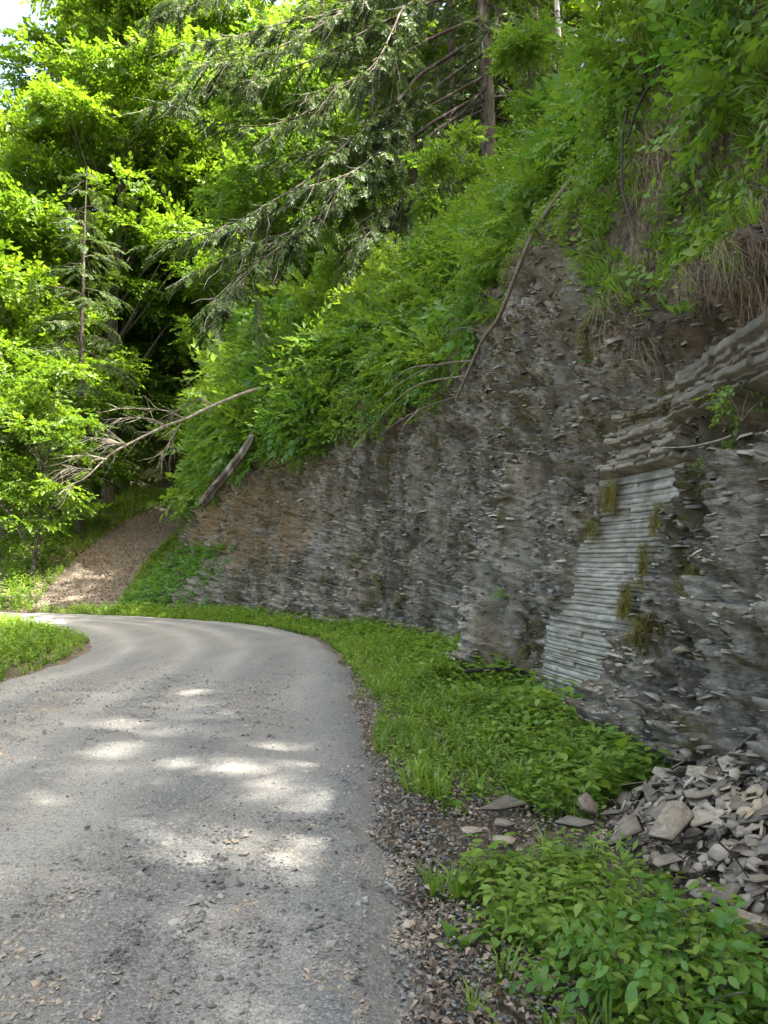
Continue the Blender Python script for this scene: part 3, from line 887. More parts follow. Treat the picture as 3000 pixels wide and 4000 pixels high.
# ------------------------------------------------------------------ trees
def bend_path(p0, p1, n, amp, sag=0.0):
    t = np.linspace(0, 1, n)[:, None]
    P = p0 + (p1 - p0) * t
    L = np.linalg.norm(p1 - p0)
    off = np.stack([noise(t[:, 0] * 3, rng.uniform(0, 99), seed=k) for k in (1, 2, 3)], 1) * amp * L * (t * (1 - t) * 4)
    P = P + off
    P[:, 2] -= sag * L * (t[:, 0] * (1 - t[:, 0]) * 4)
    return P
def make_deciduous(height, crown_r, z0, nclump, nspray, leafscale, trunk_r, tpls=BROAD, lean=0.03):
    wood, leaf = MB(), MB()
    top = np.array([height * lean * rng.normal(), height * lean * rng.normal(), height * 0.93])
    tp = bend_path(np.array([0, 0, -0.6]), top, 14, 0.012)
    add_tube(wood, tp, trunk_r, trunk_r * 0.12, 9, 0.12)
    cz, ch = (z0 + height) / 2, (height - z0) / 2
    for c in range(nclump):
        u = rng.normal(0, 1, 3); u /= np.linalg.norm(u)
        rr = rng.uniform(0.35, 1.0) ** 0.6
        e = np.array([u[0] * crown_r, u[1] * crown_r, u[2] * ch]) * rr
        # broad below the middle, narrower at the top
        k = 1.0 - 0.35 * np.clip(e[2] / ch, 0, 1)
        ctr = np.array([e[0] * k, e[1] * k, cz + e[2]])
        hz = np.clip((ctr[2] - np.hypot(ctr[0], ctr[1]) * 0.7) / height, 0.12, 0.9)
        st = tp[int(hz * 13)]
        add_tube(wood, bend_path(st, ctr, 7, 0.06, -0.04), trunk_r * 0.28 * (1.1 - hz), 0.015, 5)
        rc = crown_r * rng.uniform(0.16, 0.34)
        n = int(nspray * (rc / crown_r / 0.25) ** 2)
        v = rng.normal(0, 1, (n, 3)); v /= np.linalg.norm(v, axis=1, keepdims=True)
        v[:, 2] = np.where(v[:, 2] < -0.2, -v[:, 2] * 0.6, v[:, 2])
        rad = rc * rng.uniform(0.45, 1.08, n)
        pos = ctr + v * rad[:, None] * np.array([1.15, 1.15, 0.62])
        ax = v * np.array([1, 1, 0.25]) + rng.normal(0, 0.35, (n, 3)); ax[:, 2] -= 0.15
        up = np.array([0, 0, 1.0]) + rng.normal(0, 0.35, (n, 3)) + 0.35 * v
        cl = np.full(n, rng.random())
        scatter(leaf, tpls, pos, frames(ax, up), leafscale * rng.uniform(0.7, 1.25, n), cl)
    return wood.mesh('deciduous_wood', M['bark_dec'], True), leaf
def hem_branch(leaf, wood, P, r0, dens=1.0, spr=0.9, bare=0.15, clump=None, tw=1.6):
    """branch along path P with flat sprays hanging on both sides and some bare twigs"""
    n = len(P)
    add_tube(wood, P, r0, 0.006, 5, 0.1)
    L = np.linalg.norm(np.diff(P, axis=0), axis=1).sum()
    m = int(L * 7 * dens)
    t = rng.uniform(bare, 1.0, m)
    idx = np.clip((t * (n - 1)).astype(int), 0, n - 2)
    fr = (t * (n - 1) - idx)[:, None]
    pos = P[idx] * (1 - fr) + P[idx + 1] * fr
    tang = P[idx + 1] - P[idx]
    tang /= np.linalg.norm(tang, axis=1, keepdims=True)
    side = np.cross(tang, np.array([0, 0, 1.0]))
    side /= np.linalg.norm(side, axis=1, keepdims=True) + 1e-9
    sg = np.where(rng.random(m) < 0.5, -1, 1)[:, None]
    ax = tang * 0.75 + side * sg * rng.uniform(0.3, 1.1, (m, 1)) + rng.normal(0, 0.15, (m, 3))
    ax[:, 2] -= rng.uniform(0.05, 0.5, m)
    up = np.array([0, 0, 1.0]) + rng.normal(0, 0.25, (m, 3))
    s_ = spr * (1.15 - 0.55 * t) * rng.uniform(0.6, 1.3, m)
    cl = np.full(m, rng.random()) if clump is None else np.full(m, clump)
    # second tier: sprays set along a side twig
    off = ax / np.linalg.norm(ax, axis=1, keepdims=True) * (s_ * rng.uniform(0.0, 0.8, m))[:, None]
    scatter(leaf, HEM, pos + off, frames(ax, up), s_, cl)
    for k in range(int(L * tw)):
        i = rng.integers(1, n - 1)
        d = (P[i] - P[i - 1]); d /= np.linalg.norm(d)
        q = P[i] + d * rng.uniform(0.3, 1.2) + rng.normal(0, 0.28, 3) - np.array([0, 0, rng.uniform(0, 0.8)])
        add_tube(wood, bend_path(P[i], q, 4, 0.08), 0.010, 0.003, 3, mat=1)
def make_hemlock(height, z0, rmax, nb, trunk_r, dens=1.0, dead=10):
    wood, leaf = MB(), MB()
    tp = bend_path(np.array([0, 0, -0.8]), np.array([rng.normal() * 0.4, rng.normal() * 0.4, height]), 16, 0.008)
    add_tube(wood, tp, trunk_r, 0.02, 9, 0.1)
    for k in range(nb):
        t = k / nb
        zz = z0 + (height - z0) * t ** 1.1
        Lb = rmax * (1 - t) ** 0.75 * rng.uniform(0.65, 1.1) + 0.4
        a = k * 2.4 + rng.normal(0, 0.3)
        p0 = np.array([np.interp(zz, tp[:, 2], tp[:, 0]), np.interp(zz, tp[:, 2], tp[:, 1]), zz])
        p1 = p0 + np.array([math.cos(a) * Lb, math.sin(a) * Lb, -Lb * rng.uniform(0.05, 0.35)])
        hem_branch(leaf, wood, bend_path(p0, p1, 8, 0.03, -0.08), 0.012 + 0.011 * Lb, dens)
    for k in range(dead):
        zz = rng.uniform(1.5, z0 + 2)
        a = rng.uniform(0, 6.28); Lb = rng.uniform(0.6, 2.4)
        p0 = np.array([np.interp(zz, tp[:, 2], tp[:, 0]), np.interp(zz, tp[:, 2], tp[:, 1]), zz])
        p1 = p0 + np.array([math.cos(a) * Lb, math.sin(a) * Lb, -0.3 * Lb])
        add_tube(wood, bend_path(p0, p1, 6, 0.06), 0.02, 0.004, 4, mat=1)
        for q in range(3):
            i = rng.integers(2, 6)
            pt = p0 + (p1 - p0) * i / 6
            add_tube(wood, bend_path(pt, pt + rng.normal(0, 0.35, 3) + np.array([math.cos(a), math.sin(a), -0.4]) * 0.3, 4, 0.1), 0.008, 0.003, 3, mat=1)
    return wood.mesh('hemlock_wood', [M['bark_hem'], M['bark_twig']], True), leaf
def ntri(mb):
    return sum(len(f) * (f.shape[1] - 2) for f in mb.f)
def place_tree(name, kind, x, y, s, rz, label, cat='tree', group=None, dz=0.0):
    wood, crown_ = kind
    o = empty(name, (x, y, hill(x, y) + dz), rz, s)
    tag(o, label, cat, group)
    link('trunk', wood, o)
    if crown_ is not None:
        link('crown', crown_, o)
    return o

w, l = make_deciduous(30, 6.2, 6, 64, 100, 0.98, 0.36)
print('poplar', ntri(l)); POPLAR = (w, l.mesh('poplar_leaves', M['leaf_tree']))
w, l = make_deciduous(20, 5.0, 3, 52, 66, 1.0, 0.22)
print('maple', ntri(l)); MAPLE = (w, l.mesh('maple_leaves', M['leaf_tree'])); MAPLE_SH = (w, l.mesh('maple_leaves_shade', M['leaf_shade']))
w, l = make_deciduous(10, 2.6, 2.0, 30, 36, 0.62, 0.085, lean=0.05)
print('sapling', ntri(l)); SAPL = (w, l.mesh('sapling_leaves', M['leaf_tree'])); SAPL_SH = (w, l.mesh('sapling_leaves_shade', M['leaf_shade']))
w, l = make_hemlock(24, 5.5, 4.2, 62, 0.27, 1.0)
print('hemlock', ntri(l)); HEMA = (w, l.mesh('hemlock_needles_a', M['needle']))
w, l = make_hemlock(19, 3.0, 3.6, 52, 0.20, 1.0, 14)
print('hemlock', ntri(l)); HEMB = (w, l.mesh('hemlock_needles_b', M['needle']))
# bare lower stems with a small high crown
w, l = make_hemlock(22, 11, 3.4, 40, 0.21, 0.9, 26)
print('hemlock', ntri(l)); HEMC = (w, l.mesh('hemlock_needles_c', M['needle']))
wb = MB()
bp = bend_path(np.array([0, 0, -1.0]), np.array([-0.5, 0.2, 17.0]), 16, 0.012)
add_tube(wb, bp, 0.115, 0.03, 9, 0.08)
lb = MB()
for k in range(14):
    p0 = bp[int(rng.integers(9, 15))]
    p1 = p0 + np.append(rng.normal(0, 1.2, 2), rng.uniform(0.6, 2.2))
    add_tube(wb, bend_path(p0, p1, 6, 0.05), 0.03, 0.006, 5)
    n = 60
    pos = p1 + rng.normal(0, 0.55, (n, 3))
    scatter(lb, BROAD, pos, frames(rng.normal(0, 1, (n, 3)), np.array([0, 0, 1.0]) + rng.normal(0, 0.4, (n, 3))), U(0.4, 0.7, n), np.full(n, rng.random()))
BIRCH = (wb.mesh('birch_wood', M['bark_birch'], True), lb.mesh('birch_leaves', M['leaf_tree']))

TREES = [
    # name, kind, x, y, scale, rot, label
    ('poplar_tree', POPLAR, -16.8, 46.5, 1.16, 0.4, 'tallest sunlit leafy tree rising beside the strip of sky'),
    ('poplar_tree', POPLAR, -10.6, 59.0, 1.3, 2.4, 'tall leafy tree with its crown above the drooping hemlock limbs'),
    ('poplar_tree', POPLAR, -16.3, 60.0, 1.32, 0.9, 'tall leafy tree directly behind the tallest sunlit tree'),
    ('poplar_tree', POPLAR, -5.6, 56.0, 1.05, 3.6, 'tall leafy tree rising behind the tips of the drooping limbs'),
    ('poplar_tree', POPLAR, -19.6, 52.0, 1.3, 1.6, 'tall leafy tree closest to the strip of sky, left of the tallest one'),
    ('maple_tree', MAPLE, -22.5, 41.0, 1.12, 1.7, 'leafy tree at the edge of the frame, below the strip of sky'),
    ('maple_tree', MAPLE, -7.0, 52.0, 1.1, 2.9, 'bright leafy tree behind the drooping hemlock limbs, above the dirt track'),
    ('maple_tree', MAPLE_SH, -18.2, 50.0, 0.85, 4.0, 'shaded leafy tree with a thick trunk at the bend of the dirt track'),
    ('sapling_tree', SAPL, -14.6, 31.8, 1.0, 0.3, 'thin leaning sapling on the grassy bank where the dirt track starts'),
    ('sapling_tree', SAPL, -17.6, 33.5, 1.15, 2.2, 'yellow green sapling with layered leaves at the frame edge beyond the road'),
    ('sapling_tree', SAPL_SH, -15.6, 39.0, 0.95, 4.4, 'dark green sapling halfway up the side of the dirt track'),
    ('sapling_tree', SAPL, -13.6, 53.5, 1.3, 3.0, 'bright sapling straight behind the bleached dead branch'),
    ('sapling_tree', SAPL, -17.8, 43.5, 1.3, 5.5, 'light green sapling beside the tallest sunlit tree'),
    ('sapling_tree', SAPL, -8.6, 42.5, 1.1, 0.8, 'bright sapling on the bank above the bleached dead branch'),
    ('hemlock_tree', HEMB, -20.0, 36.5, 0.8, 1.0, 'dark hemlock at the edge of the frame among leafy trees beyond the bend'),
    ('hemlock_tree', HEMB, -15.3, 38.5, 1.0, 2.5, 'feathery hemlock in front of the tallest sunlit tree'),
    ('hemlock_tree', HEMB, -3.0, 38.0, 0.9, 2.0, 'hemlock on the slope right above the fallen log'),
    ('hemlock_tree', HEMC, -0.5, 33.5, 0.85, 0.9, 'slim bare stemmed hemlock on the slope behind the drooping limbs'),
    ('hemlock_tree', HEMC, 1.6, 38.0, 0.9, 2.6, 'dark hemlock trunk in the wood just behind the great hemlock'),
    ('hemlock_tree', HEMC, 6.4, 31.0, 0.95, 4.0, 'dark straight trunk between the great hemlock and the white birch'),
    ('hemlock_tree', HEMA, 4.0, 44.0, 1.0, 1.5, 'hemlock deep in the wood behind the dark trunks'),
    ('sapling_tree', SAPL_SH, 1.9, 21.6, 0.42, 0.4, 'small sapling standing above the brush just left of the dead pole'),
    ('sapling_tree', SAPL_SH, 4.0, 18.6, 0.46, 2.0, 'small sapling at the brush edge in front of the great hemlock trunk'),
    ('sapling_tree', SAPL_SH, -1.2, 25.6, 0.5, 3.6, 'small sapling in the brush under the tips of the drooping limbs'),
    ('birch_tree', BIRCH, 6.35, 25.6, 1.0, 0.0, 'white barked birch stem standing in the dark hemlock wood'),
]
for nm, kd, x, y, s_, rz, lab in TREES:
    place_tree(nm, kd, x, y, s_, rz, lab, group='trees on the slope and along the track')
FILL = [
    ('leafy_tree', MAPLE, -24, 55, 1.15, 0.6, 'low leafy crown glimpsed under the saplings left of the dirt track'),
    ('leafy_tree', MAPLE, -30, 62, 1.2, 1.9, 'dark leafy tree at the edge of the frame just above the road end'),
    ('leafy_tree', MAPLE, -1, 48, 1.0, 5.0, 'sunlit leafy tree high up behind the limbs of the great hemlock'),
    ('leafy_tree', MAPLE, -16, 56, 1.05, 0.1, 'leafy tree in the dark gap behind the bleached dead branch'),
    ('hemlock_tree', HEMB, 8, 37, 0.95, 0.5, 'hemlock whose foliage fills the wood behind the white birch'),
    ('hemlock_tree', HEMB, -4, 44.5, 1.0, 1.7, 'hemlock standing behind the lower drooping limbs'),
    ('hemlock_tree', HEMB, -21, 58, 1.2, 2.8, 'dark hemlock deep in the shade behind the thin leaning sapling'),
    ('leafy_tree', MAPLE_SH, -5.0, 35.0, 0.75, 2.0, 'shaded leafy tree on the slope above the fallen log'),
    ('hemlock_tree', HEMA, 9.6, 32.0, 0.9, 2.2, 'hemlock with low boughs closing the wood right of the white birch'),
    ('hemlock_tree', HEMA, 3.2, 33.5, 0.85, 4.6, 'hemlock with low boughs just left of the great hemlock trunk'),
    ('hemlock_tree', HEMB, 5.5, 35, 1.0, 5.1, 'dense hemlock right beside the bare trunk of the great hemlock'),
]
for nm, kd, x, y, s_, rz, lab in FILL:
    place_tree(nm, kd, x, y, s_, rz, lab, group='trees on the slope and along the track')
# trees added uphill, above the frame, to shade and dapple the road
for k, (kd, x, y, s_, rz) in enumerate([(HEMA, 9.0, 1.0, 0.95, 0.7), (HEMC, 7.0, 4.2, 0.9, 2.0), (HEMC, 10.0, 6.3, 0.95, 4.1), (HEMB, 8.0, 9.5, 0.95, 5.0), (HEMC, 12.0, 2.6, 0.95, 0.4), (MAPLE_SH, 12.5, 8.5, 0.95, 2.2),
                                        (HEMB, 8.5, -3.0, 0.95, 1.1), (MAPLE_SH, 8.5, -7.5, 0.85, 3.1), (HEMB, 7.4, 14.0, 0.95, 1.9), (HEMC, 7.5, 17.5, 0.9, 2.7), (HEMB, 5.3, -1.2, 0.85, 0.2), (HEMC, 5.0, 4.2, 0.8, 1.2), (HEMB, 4.9, 1.6, 0.7, 2.9), (HEMC, 5.2, 10.5, 0.75, 0.6), (HEMA, 11.5, 20.5, 0.9, 3.3), (HEMB, 14.5, 24.0, 1.0, 0.3), (HEMB, 10.5, -3.5, 0.9, 2.2), (MAPLE_SH, 11.5, 14.0, 0.9, 4.9)]):
    place_tree('hemlock_tree' if kd in (HEMA, HEMB, HEMC) else 'maple_tree', kd, x, y, s_, rz, 'tree added high above the cliff for its shade on the road, its crown above the picture', group='trees overhead above the cliff')

# the great hemlock whose limbs sweep down over the road
def limb(pts, d0, d1):
    n = len(pts)
    return np.array([at(px, py, d0 + (d1 - d0) * (k / (n - 1))) for k, (px, py) in enumerate(pts)])
TX, TY = 0.140 * 27, 27.0
tz = hill(TX, TY)
big = empty('hemlock_tree', (TX, TY, tz))
tag(big, 'great hemlock with long drooping limbs sweeping down over the road', 'tree', 'trees on the slope and along the track')
bw, bl = MB(), MB()
tp = np.array([(0, 0, -1.0), (0.05, 0, 3), (-0.1, 0.1, 8), (0.0, 0.1, 13), (0.1, 0, 18), (0, 0, 24)], float)
add_tube(bw, spline(tp, 18), 0.30, 0.04, 10, 0.1)
LIMBS = [
    ([(1900, 60), (1697, 143), (1596, 203), (1452, 278), (1393, 338), (1275, 392), (1190, 443), (1056, 489), (912, 489), (794, 439), (650, 330)], 27, 22, 0.075),
    ([(1900, 120), (1760, 215), (1638, 295), (1553, 397), (1469, 473), (1359, 557), (1224, 684), (1140, 743), (1022, 810), (929, 873), (811, 911), (600, 954)], 27, 21.5, 0.085),
    ([(1905, 330), (1849, 388), (1646, 506), (1528, 624), (1427, 684), (1343, 768), (1258, 827), (1157, 911), (1106, 954), (997, 1038), (912, 1097), (811, 1198)], 27, 21, 0.08),
    ([(1905, 290), (1697, 405), (1570, 473), (1503, 565), (1410, 650), (1326, 692), (1208, 726)], 27, 23, 0.06),
    ([(1900, -120), (1700, -40), (1579, 30), (1537, 110), (1461, 253), (1330, 330), (1180, 370)], 27, 22.5, 0.06),
    ([(1900, -200), (1600, -60), (1350, 40), (1100, 90), (900, 150), (700, 170)], 27, 22, 0.07),
    ([(1900, 200), (1750, 304), (1600, 430), (1480, 520), (1300, 560), (1120, 640)], 27, 24, 0.05),
    ([(1910, 450), (1780, 560), (1640, 700), (1500, 850), (1400, 960)], 27, 24, 0.045),
    ([(1910, 420), (1800, 480), (1700, 640), (1600, 800), (1560, 930)], 27, 25.5, 0.04),
    ([(1900, -320), (1500, -220), (1150, -120), (850, -40), (640, 10)], 27, 22, 0.07),
    ([(1910, 20), (2000, 60), (2120, 150), (2160, 260)], 27, 25, 0.04),
    ([(1900, -60), (1650, 20), (1450, 110), (1250, 220), (1000, 310), (800, 340), (560, 430)], 27, 21.5, 0.06),
    ([(1905, 380), (1720, 500), (1450, 700), (1250, 850), (1000, 960), (720, 1080)], 27, 21.5, 0.06),
    ([(1900, -400), (1600, -180), (1400, 0), (1180, 140), (960, 230), (740, 250)], 27, 21, 0.07),
    ([(1910, 180), (2010, 240), (2100, 330), (2140, 430)], 27, 24.5, 0.035),
]
off = np.array([TX, TY, tz])
for k, (pts, d0, d1, r0) in enumerate(LIMBS):
    P = spline(limb(pts, d0, d1), 26) - off
    P[0] = (0, 0, P[0][2])
    hem_branch(bl, bw, P, r0, 0.8, 0.95, 0.22, 0.3, 4.5)
    # side branches sharing the sweep of the limb
    for q in range(7):
        i = int(rng.integers(5, 23))
        d = P[min(i + 2, 25)] - P[i]; d /= np.linalg.norm(d)
        e = P[i] + d * U(0.8, 2.0) + rng.normal(0, 0.5, 3) + np.array([0, 0, -U(0.1, 0.8)])
        hem_branch(bl, bw, bend_path(P[i], e, 7, 0.06, -0.05), 0.018, 0.9, 0.7, 0.1)
for k in range(26):
    zz = U(1.5, 10); a = U(0, 6.28); Lb = U(0.9, 2.6)
    p0 = np.array([0, 0, zz]); p1 = p0 + np.array([math.cos(a) * Lb, math.sin(a) * Lb, -Lb * U(0.1, 0.5)])
    hem_branch(bl, bw, bend_path(p0, p1, 7, 0.06, -0.05), 0.02, 0.9, 0.75, 0.1, None, 3.5)
for k in range(46):
    zz = U(8, 24); a = U(0, 6.28); Lb = 4.4 * (1 - (zz - 8) / 19) + 0.4
    p0 = np.array([0, 0, zz]); p1 = p0 + np.array([math.cos(a) * Lb, math.sin(a) * Lb, -Lb * U(0.05, 0.3)])
    if p1[0] < -1 and zz < 12: continue
    hem_branch(bl, bw, bend_path(p0, p1, 8, 0.03, -0.06), 0.04, 0.8)
bw.build('trunk', [M['bark_hem'], M['bark_twig']], big, True)
print('great hemlock', ntri(bl))
bl.build('crown', M['needle'], big)

# far wood behind everything: one mass of leaves and stems
fw_ = MB()
wood_pts = []
for k in range(190):
    px = U(-300, 1900); d = U(66, 110)
    x = (px - 1500) / 3000 * d
    g0 = hill(x, d)
    top = U(12, 26)
    if px < 260:
        top = min(top, 0.50 * d + 1.6 - g0 - 4)
    if px < 80 : top = min(top, 0.44 * d - g0)
    if top < 4: continue
    n = 40
    pos = np.stack([x + rng.normal(0, 1.9, n), d + rng.normal(0, 1.9, n), g0 + U(0.5, top, n)], 1)
    scatter(fw_, BROAD, pos, frames(rng.normal(0, 1, (n, 3)) * np.array([1, 1, 0.3]), np.array([0, 0, 1.0]) + rng.normal(0, 0.5, (n, 3))), U(1.8, 3.0, n), np.full(n, rng.random()))
for k in range(70):
    s_ = U(float(s_of_y(24)), float(s_of_y(50))); o_ = U(13, 30)
    b5 = [float(q) for q in base_at(s_)]
    x, y, g0 = b5[0] + b5[3] * o_, b5[1] + b5[4] * o_, b5[2] + float(z_of_o(o_))
    n = 36
    pos = np.stack([x + rng.normal(0, 1.6, n), y + rng.normal(0, 1.6, n), g0 + U(0.5, U(6, 20), n)], 1)
    scatter(fw_, BROAD, pos, frames(rng.normal(0, 1, (n, 3)) * np.array([1, 1, 0.3]), np.array([0, 0, 1.0]) + rng.normal(0, 0.5, (n, 3))), U(1.2, 2.2, n), np.full(n, rng.random()))
print('far wood', ntri(fw_))
tag(fw_.build('distant_woods', M['leaf_tree']), 'mass of leafy forest far behind the road bend', 'woods', kind='stuff')

# ------------------------------------------------------------------ undergrowth on the slope
ug = MB()
def slope_points(n, y0, y1, o0, o1):
    s_ = U(float(s_of_y(y0)), float(s_of_y(y1)), n)
    zv = veg_z(s_)
    zz = zv + U(o0, o1, n)
    o_ = o_of_z(zz)
    return s_, zz, o_
def shrubs(n, y0, y1, o0, o1, nsp, tpls, sca, rad, dens_fn=None):
    tpl0 = tpls
    s_, zz, o_ = slope_points(n, y0, y1, o0, o1)
    if dens_fn is not None:
        k = rng.random(n) < dens_fn(s_, zz)
        s_, zz, o_ = s_[k], zz[k], o_[k]
    keep = ~((s_ > s_of_y(6.5)) & (s_ < s_of_y(12.8)) & (zz < veg_z(s_) + 1.5 + 0.9 * noise(s_ * 0.9, 4.4, seed=130)))
    keep &= (noise(s_ * 0.75, zz * 0.75, seed=133) > -0.32) | (rng.random(len(s_)) < 0.2)
    s_, zz, o_ = s_[keep], zz[keep], o_[keep]
    C = cliff_xyz(s_, zz, 0.05, o_)
    nx_, ny_ = np.interp(s_, BS, BN[:, 0]), np.interp(s_, BS, BN[:, 1])
    outv = np.stack([-nx_ * 0.75, -ny_ * 0.75, np.full(len(s_), 0.65)], 1)
    for i in range(len(C)):
        r = rad * float(np.exp(rng.normal(0, 0.35)))
        ls = float(np.exp(rng.normal(0, 0.28)))
        mi = int(rng.choice([0, 0, 1, 1, 2]))
        tpls = PINN if (rng.random() < 0.22 and tpl0 is BROAD) else tpl0
        v = rng.normal(0, 1, (nsp, 3)); v /= np.linalg.norm(v, axis=1, keepdims=True)
        neg = (v * outv[i]).sum(1) < -0.1
        v[neg] *= -1
        pos = C[i] + outv[i] * r * 0.25 + v * r * U(0.4, 1.0, nsp)[:, None]
        ax = v + 0.25 * outv[i] + rng.normal(0, 0.65, (nsp, 3)); ax[:, 2] -= 0.2
        up = outv[i] * 0.6 + np.array([0, 0, 1.0]) + rng.normal(0, 0.5, (nsp, 3))
        scatter(ug, tpls, pos, frames(ax, up), sca * ls * U(0.7, 1.25, nsp), np.full(nsp, rng.random()), mi, w=0.4)
near_sparse = lambda s_, zz: np.where(s_ < s_of_y(11), np.clip((zz - veg_z(s_) - 0.6) / 1.6, 0.08, 1), 1.0)
shrubs(150, 12.3, 20, -0.1, 4.2, 26, BROAD, 0.42, 0.42)
shrubs(190, 19, 30, -0.1, 4.8, 25, BROAD, 0.58, 0.55)
shrubs(100, 14, 29.5, -0.6, 0.6, 20, BROAD, 0.42, 0.38)
shrubs(120, 29, 60, 0.3, 5.0, 20, BROAD, 0.65, 0.55)
shrubs(80, 6, 13.5, 1.6, 5.0, 28, BROAD, 0.32, 0.42, near_sparse)
shrubs(70, 6, 12, 1.0, 5.5, 12, BROAD_N, 0.30, 0.38, near_sparse)
shrubs(60, 11, 16, 0.8, 4.0, 24, PINN, 0.42, 0.45)
shrubs(90, 9, 26, 3.6, 6.0, 25, BROAD, 0.5, 0.5)
shrubs(70, 26, 44, 4.0, 9.0, 20, BROAD, 0.8, 0.9)
shrubs(46, 12, 23, 2.5, 5.5, 24, PINN, 0.55, 0.5)
n = 6000
s_ = U(float(s_of_y(7)), float(s_of_y(66)), n); o_ = 3.0 + 20 * rng.random(n) ** 1.4
b5 = base_at(s_)
P = np.stack([b5[0] + b5[3] * o_, b5[1] + b5[4] * o_, b5[2] + z_of_o(o_) + U(0.0, 0.6, n)], 1)
k = noise(P[:, 0] * 0.5, P[:, 1] * 0.5, seed=120) > -0.7
P = P[k]
scatter(ug, BROAD, P, frames(rng.normal(0, 1, (len(P), 3)) * np.array([1, 1, 0.3]), np.array([0, 0, 1.0]) + rng.normal(0, 0.4, (len(P), 3))), U(0.6, 1.1, len(P)), 0.5 + 0.5 * noise(P[:, 0], P[:, 1], seed=121))
print('undergrowth', ntri(ug))
tag(ug.build('undergrowth', [M['leaf_shade'], M['leaf_weed'], M['leaf_broad']]), 'dense leafy undergrowth covering the slope above the rock face', 'undergrowth', kind='stuff')

# small weeds and grass on the steep near slope
sw_ = MB()
s_, zz, o_ = slope_points(5200, 4.2, 13.5, -0.05, 5.0)
k = rng.random(5200) < np.clip(0.75 + 0.9 * fbm(s_ * 1.3, zz * 1.3, oct=2, seed=77), 0.05, 1)
s_, zz, o_ = s_[k], zz[k], o_[k]
P = cliff_xyz(s_, zz, np.where(zz < 7.4, surf_disp(s_, zz), 0.0) + 0.02, o_)
nx_, ny_ = np.interp(s_, BS, BN[:, 0]), np.interp(s_, BS, BN[:, 1])
Rz = frames(np.stack([-ny_, nx_, np.zeros_like(nx_)], 1) + rng.normal(0, 0.8, (len(s_), 3)), np.stack([-nx_ * 0.6, -ny_ * 0.6, np.ones_like(nx_)], 1))
scatter(sw_, WEED_F + WEED_S + GRASS, P, Rz, U(0.7, 1.3, len(P)), 0.5 + 0.5 * noise(s_ * 1.5, zz * 1.5, seed=78))
tag(sw_.build('slope_weeds', M['leaf_weed']), 'light green weeds and grass on the steep bank above the ledge', 'weeds', kind='stuff')
dg = MB()
s_, zz, o_ = slope_points(4600, 4.2, 23, -0.25, 3.0)
f_ = fbm(s_ * 0.9, zz * 0.7, oct=3, seed=79)
k = (rng.random(4600) < np.clip(-0.22 + 0.35 * win(s_, s_of_y(9), s_of_y(16), 0.8) * (zz < veg_z(s_) + 2.2) + 1.4 * f_, 0.02, 1)) & ((s_ < s_of_y(15)) | (zz < veg_z(s_) + 0.4))
s_, zz, o_ = s_[k], zz[k], o_[k]
P = cliff_xyz(s_, zz, np.where(zz < 7.4, surf_disp(s_, zz), 0.0) + 0.02, o_)
nx_, ny_ = np.interp(s_, BS, BN[:, 0]), np.interp(s_, BS, BN[:, 1])
Rh = np.stack([np.stack([ny_, -nx_, 0 * nx_], 1), np.stack([-nx_, -ny_, 0 * nx_], 1), np.stack([0 * nx_, 0 * nx_, np.ones_like(nx_)], 1)], axis=2)
scatter(dg, HANG, P, Rh, U(0.6, 1.35, len(P)), 0.5 + 0.5 * f_[k])
# thick fringe along the lips of the ledge
sl = U(SY(5.0), SY(8.0), 420)
zl = np.where(rng.random(420) < 0.6, U(3.72, 4.0, 420), U(4.1, 4.9, 420)) + 0.15 * noise(sl * 2, 1.0, seed=80)
P = cliff_xyz(sl, zl, surf_disp(sl, zl) + 0.03)
nx_, ny_ = np.interp(sl, BS, BN[:, 0]), np.interp(sl, BS, BN[:, 1])
Rh = np.stack([np.stack([ny_, -nx_, 0 * nx_], 1), np.stack([-nx_, -ny_, 0 * nx_], 1), np.stack([0 * nx_, 0 * nx_, np.ones_like(nx_)], 1)], axis=2)
k = (noise(sl * 1.6, 7.7, seed=81) > -0.1) & (rng.random(420) < 0.4)
scatter(dg, HANG, P[k], Rh[k], U(0.7, 1.4, int(k.sum())), U(0, 1, int(k.sum())))
print('dry', ntri(dg))
tag(dg.build('dry_grass', M['dry']), 'dry brown grass hanging over the lip of the rock face', 'dry grass', kind='stuff')

# moss cushions hanging on the rock
def moss_clump(s0, z0, wd, ht, n):
    mb = MB()
    s_ = s0 + rng.normal(0, wd * 0.5, n)
    z_ = z0 + rng.uniform(-ht / 2, ht / 2, n)
    d_ = cliff_disp(s_, z_)
    inrib = rib_mask(s_, z_) > 0.3
    d_ = np.where(inrib, 0.06, d_)
    P = cliff_xyz(s_, z_, d_ + 0.015)
    nx_, ny_ = np.interp(s_, BS, BN[:, 0]), np.interp(s_, BS, BN[:, 1])
    Rh = np.stack([np.stack([ny_, -nx_, 0 * nx_], 1), np.stack([-nx_, -ny_, 0 * nx_], 1), np.stack([0 * nx_, 0 * nx_, np.ones_like(nx_)], 1)], axis=2)
    scatter(mb, MOSST, P, Rh, U(0.6, 1.3, n))
    return mb.build('moss_clump', M['moss'], cliff)
MOSST = [hang_tuft(60 + k, 9, 0.10, 0.010) for k in range(4)]
MOSST = [(np.stack([t[0][:, 0] * 0.45, t[0][:, 1] * 0.35, t[0][:, 2]], 1), t[1], t[2]) for t in MOSST]
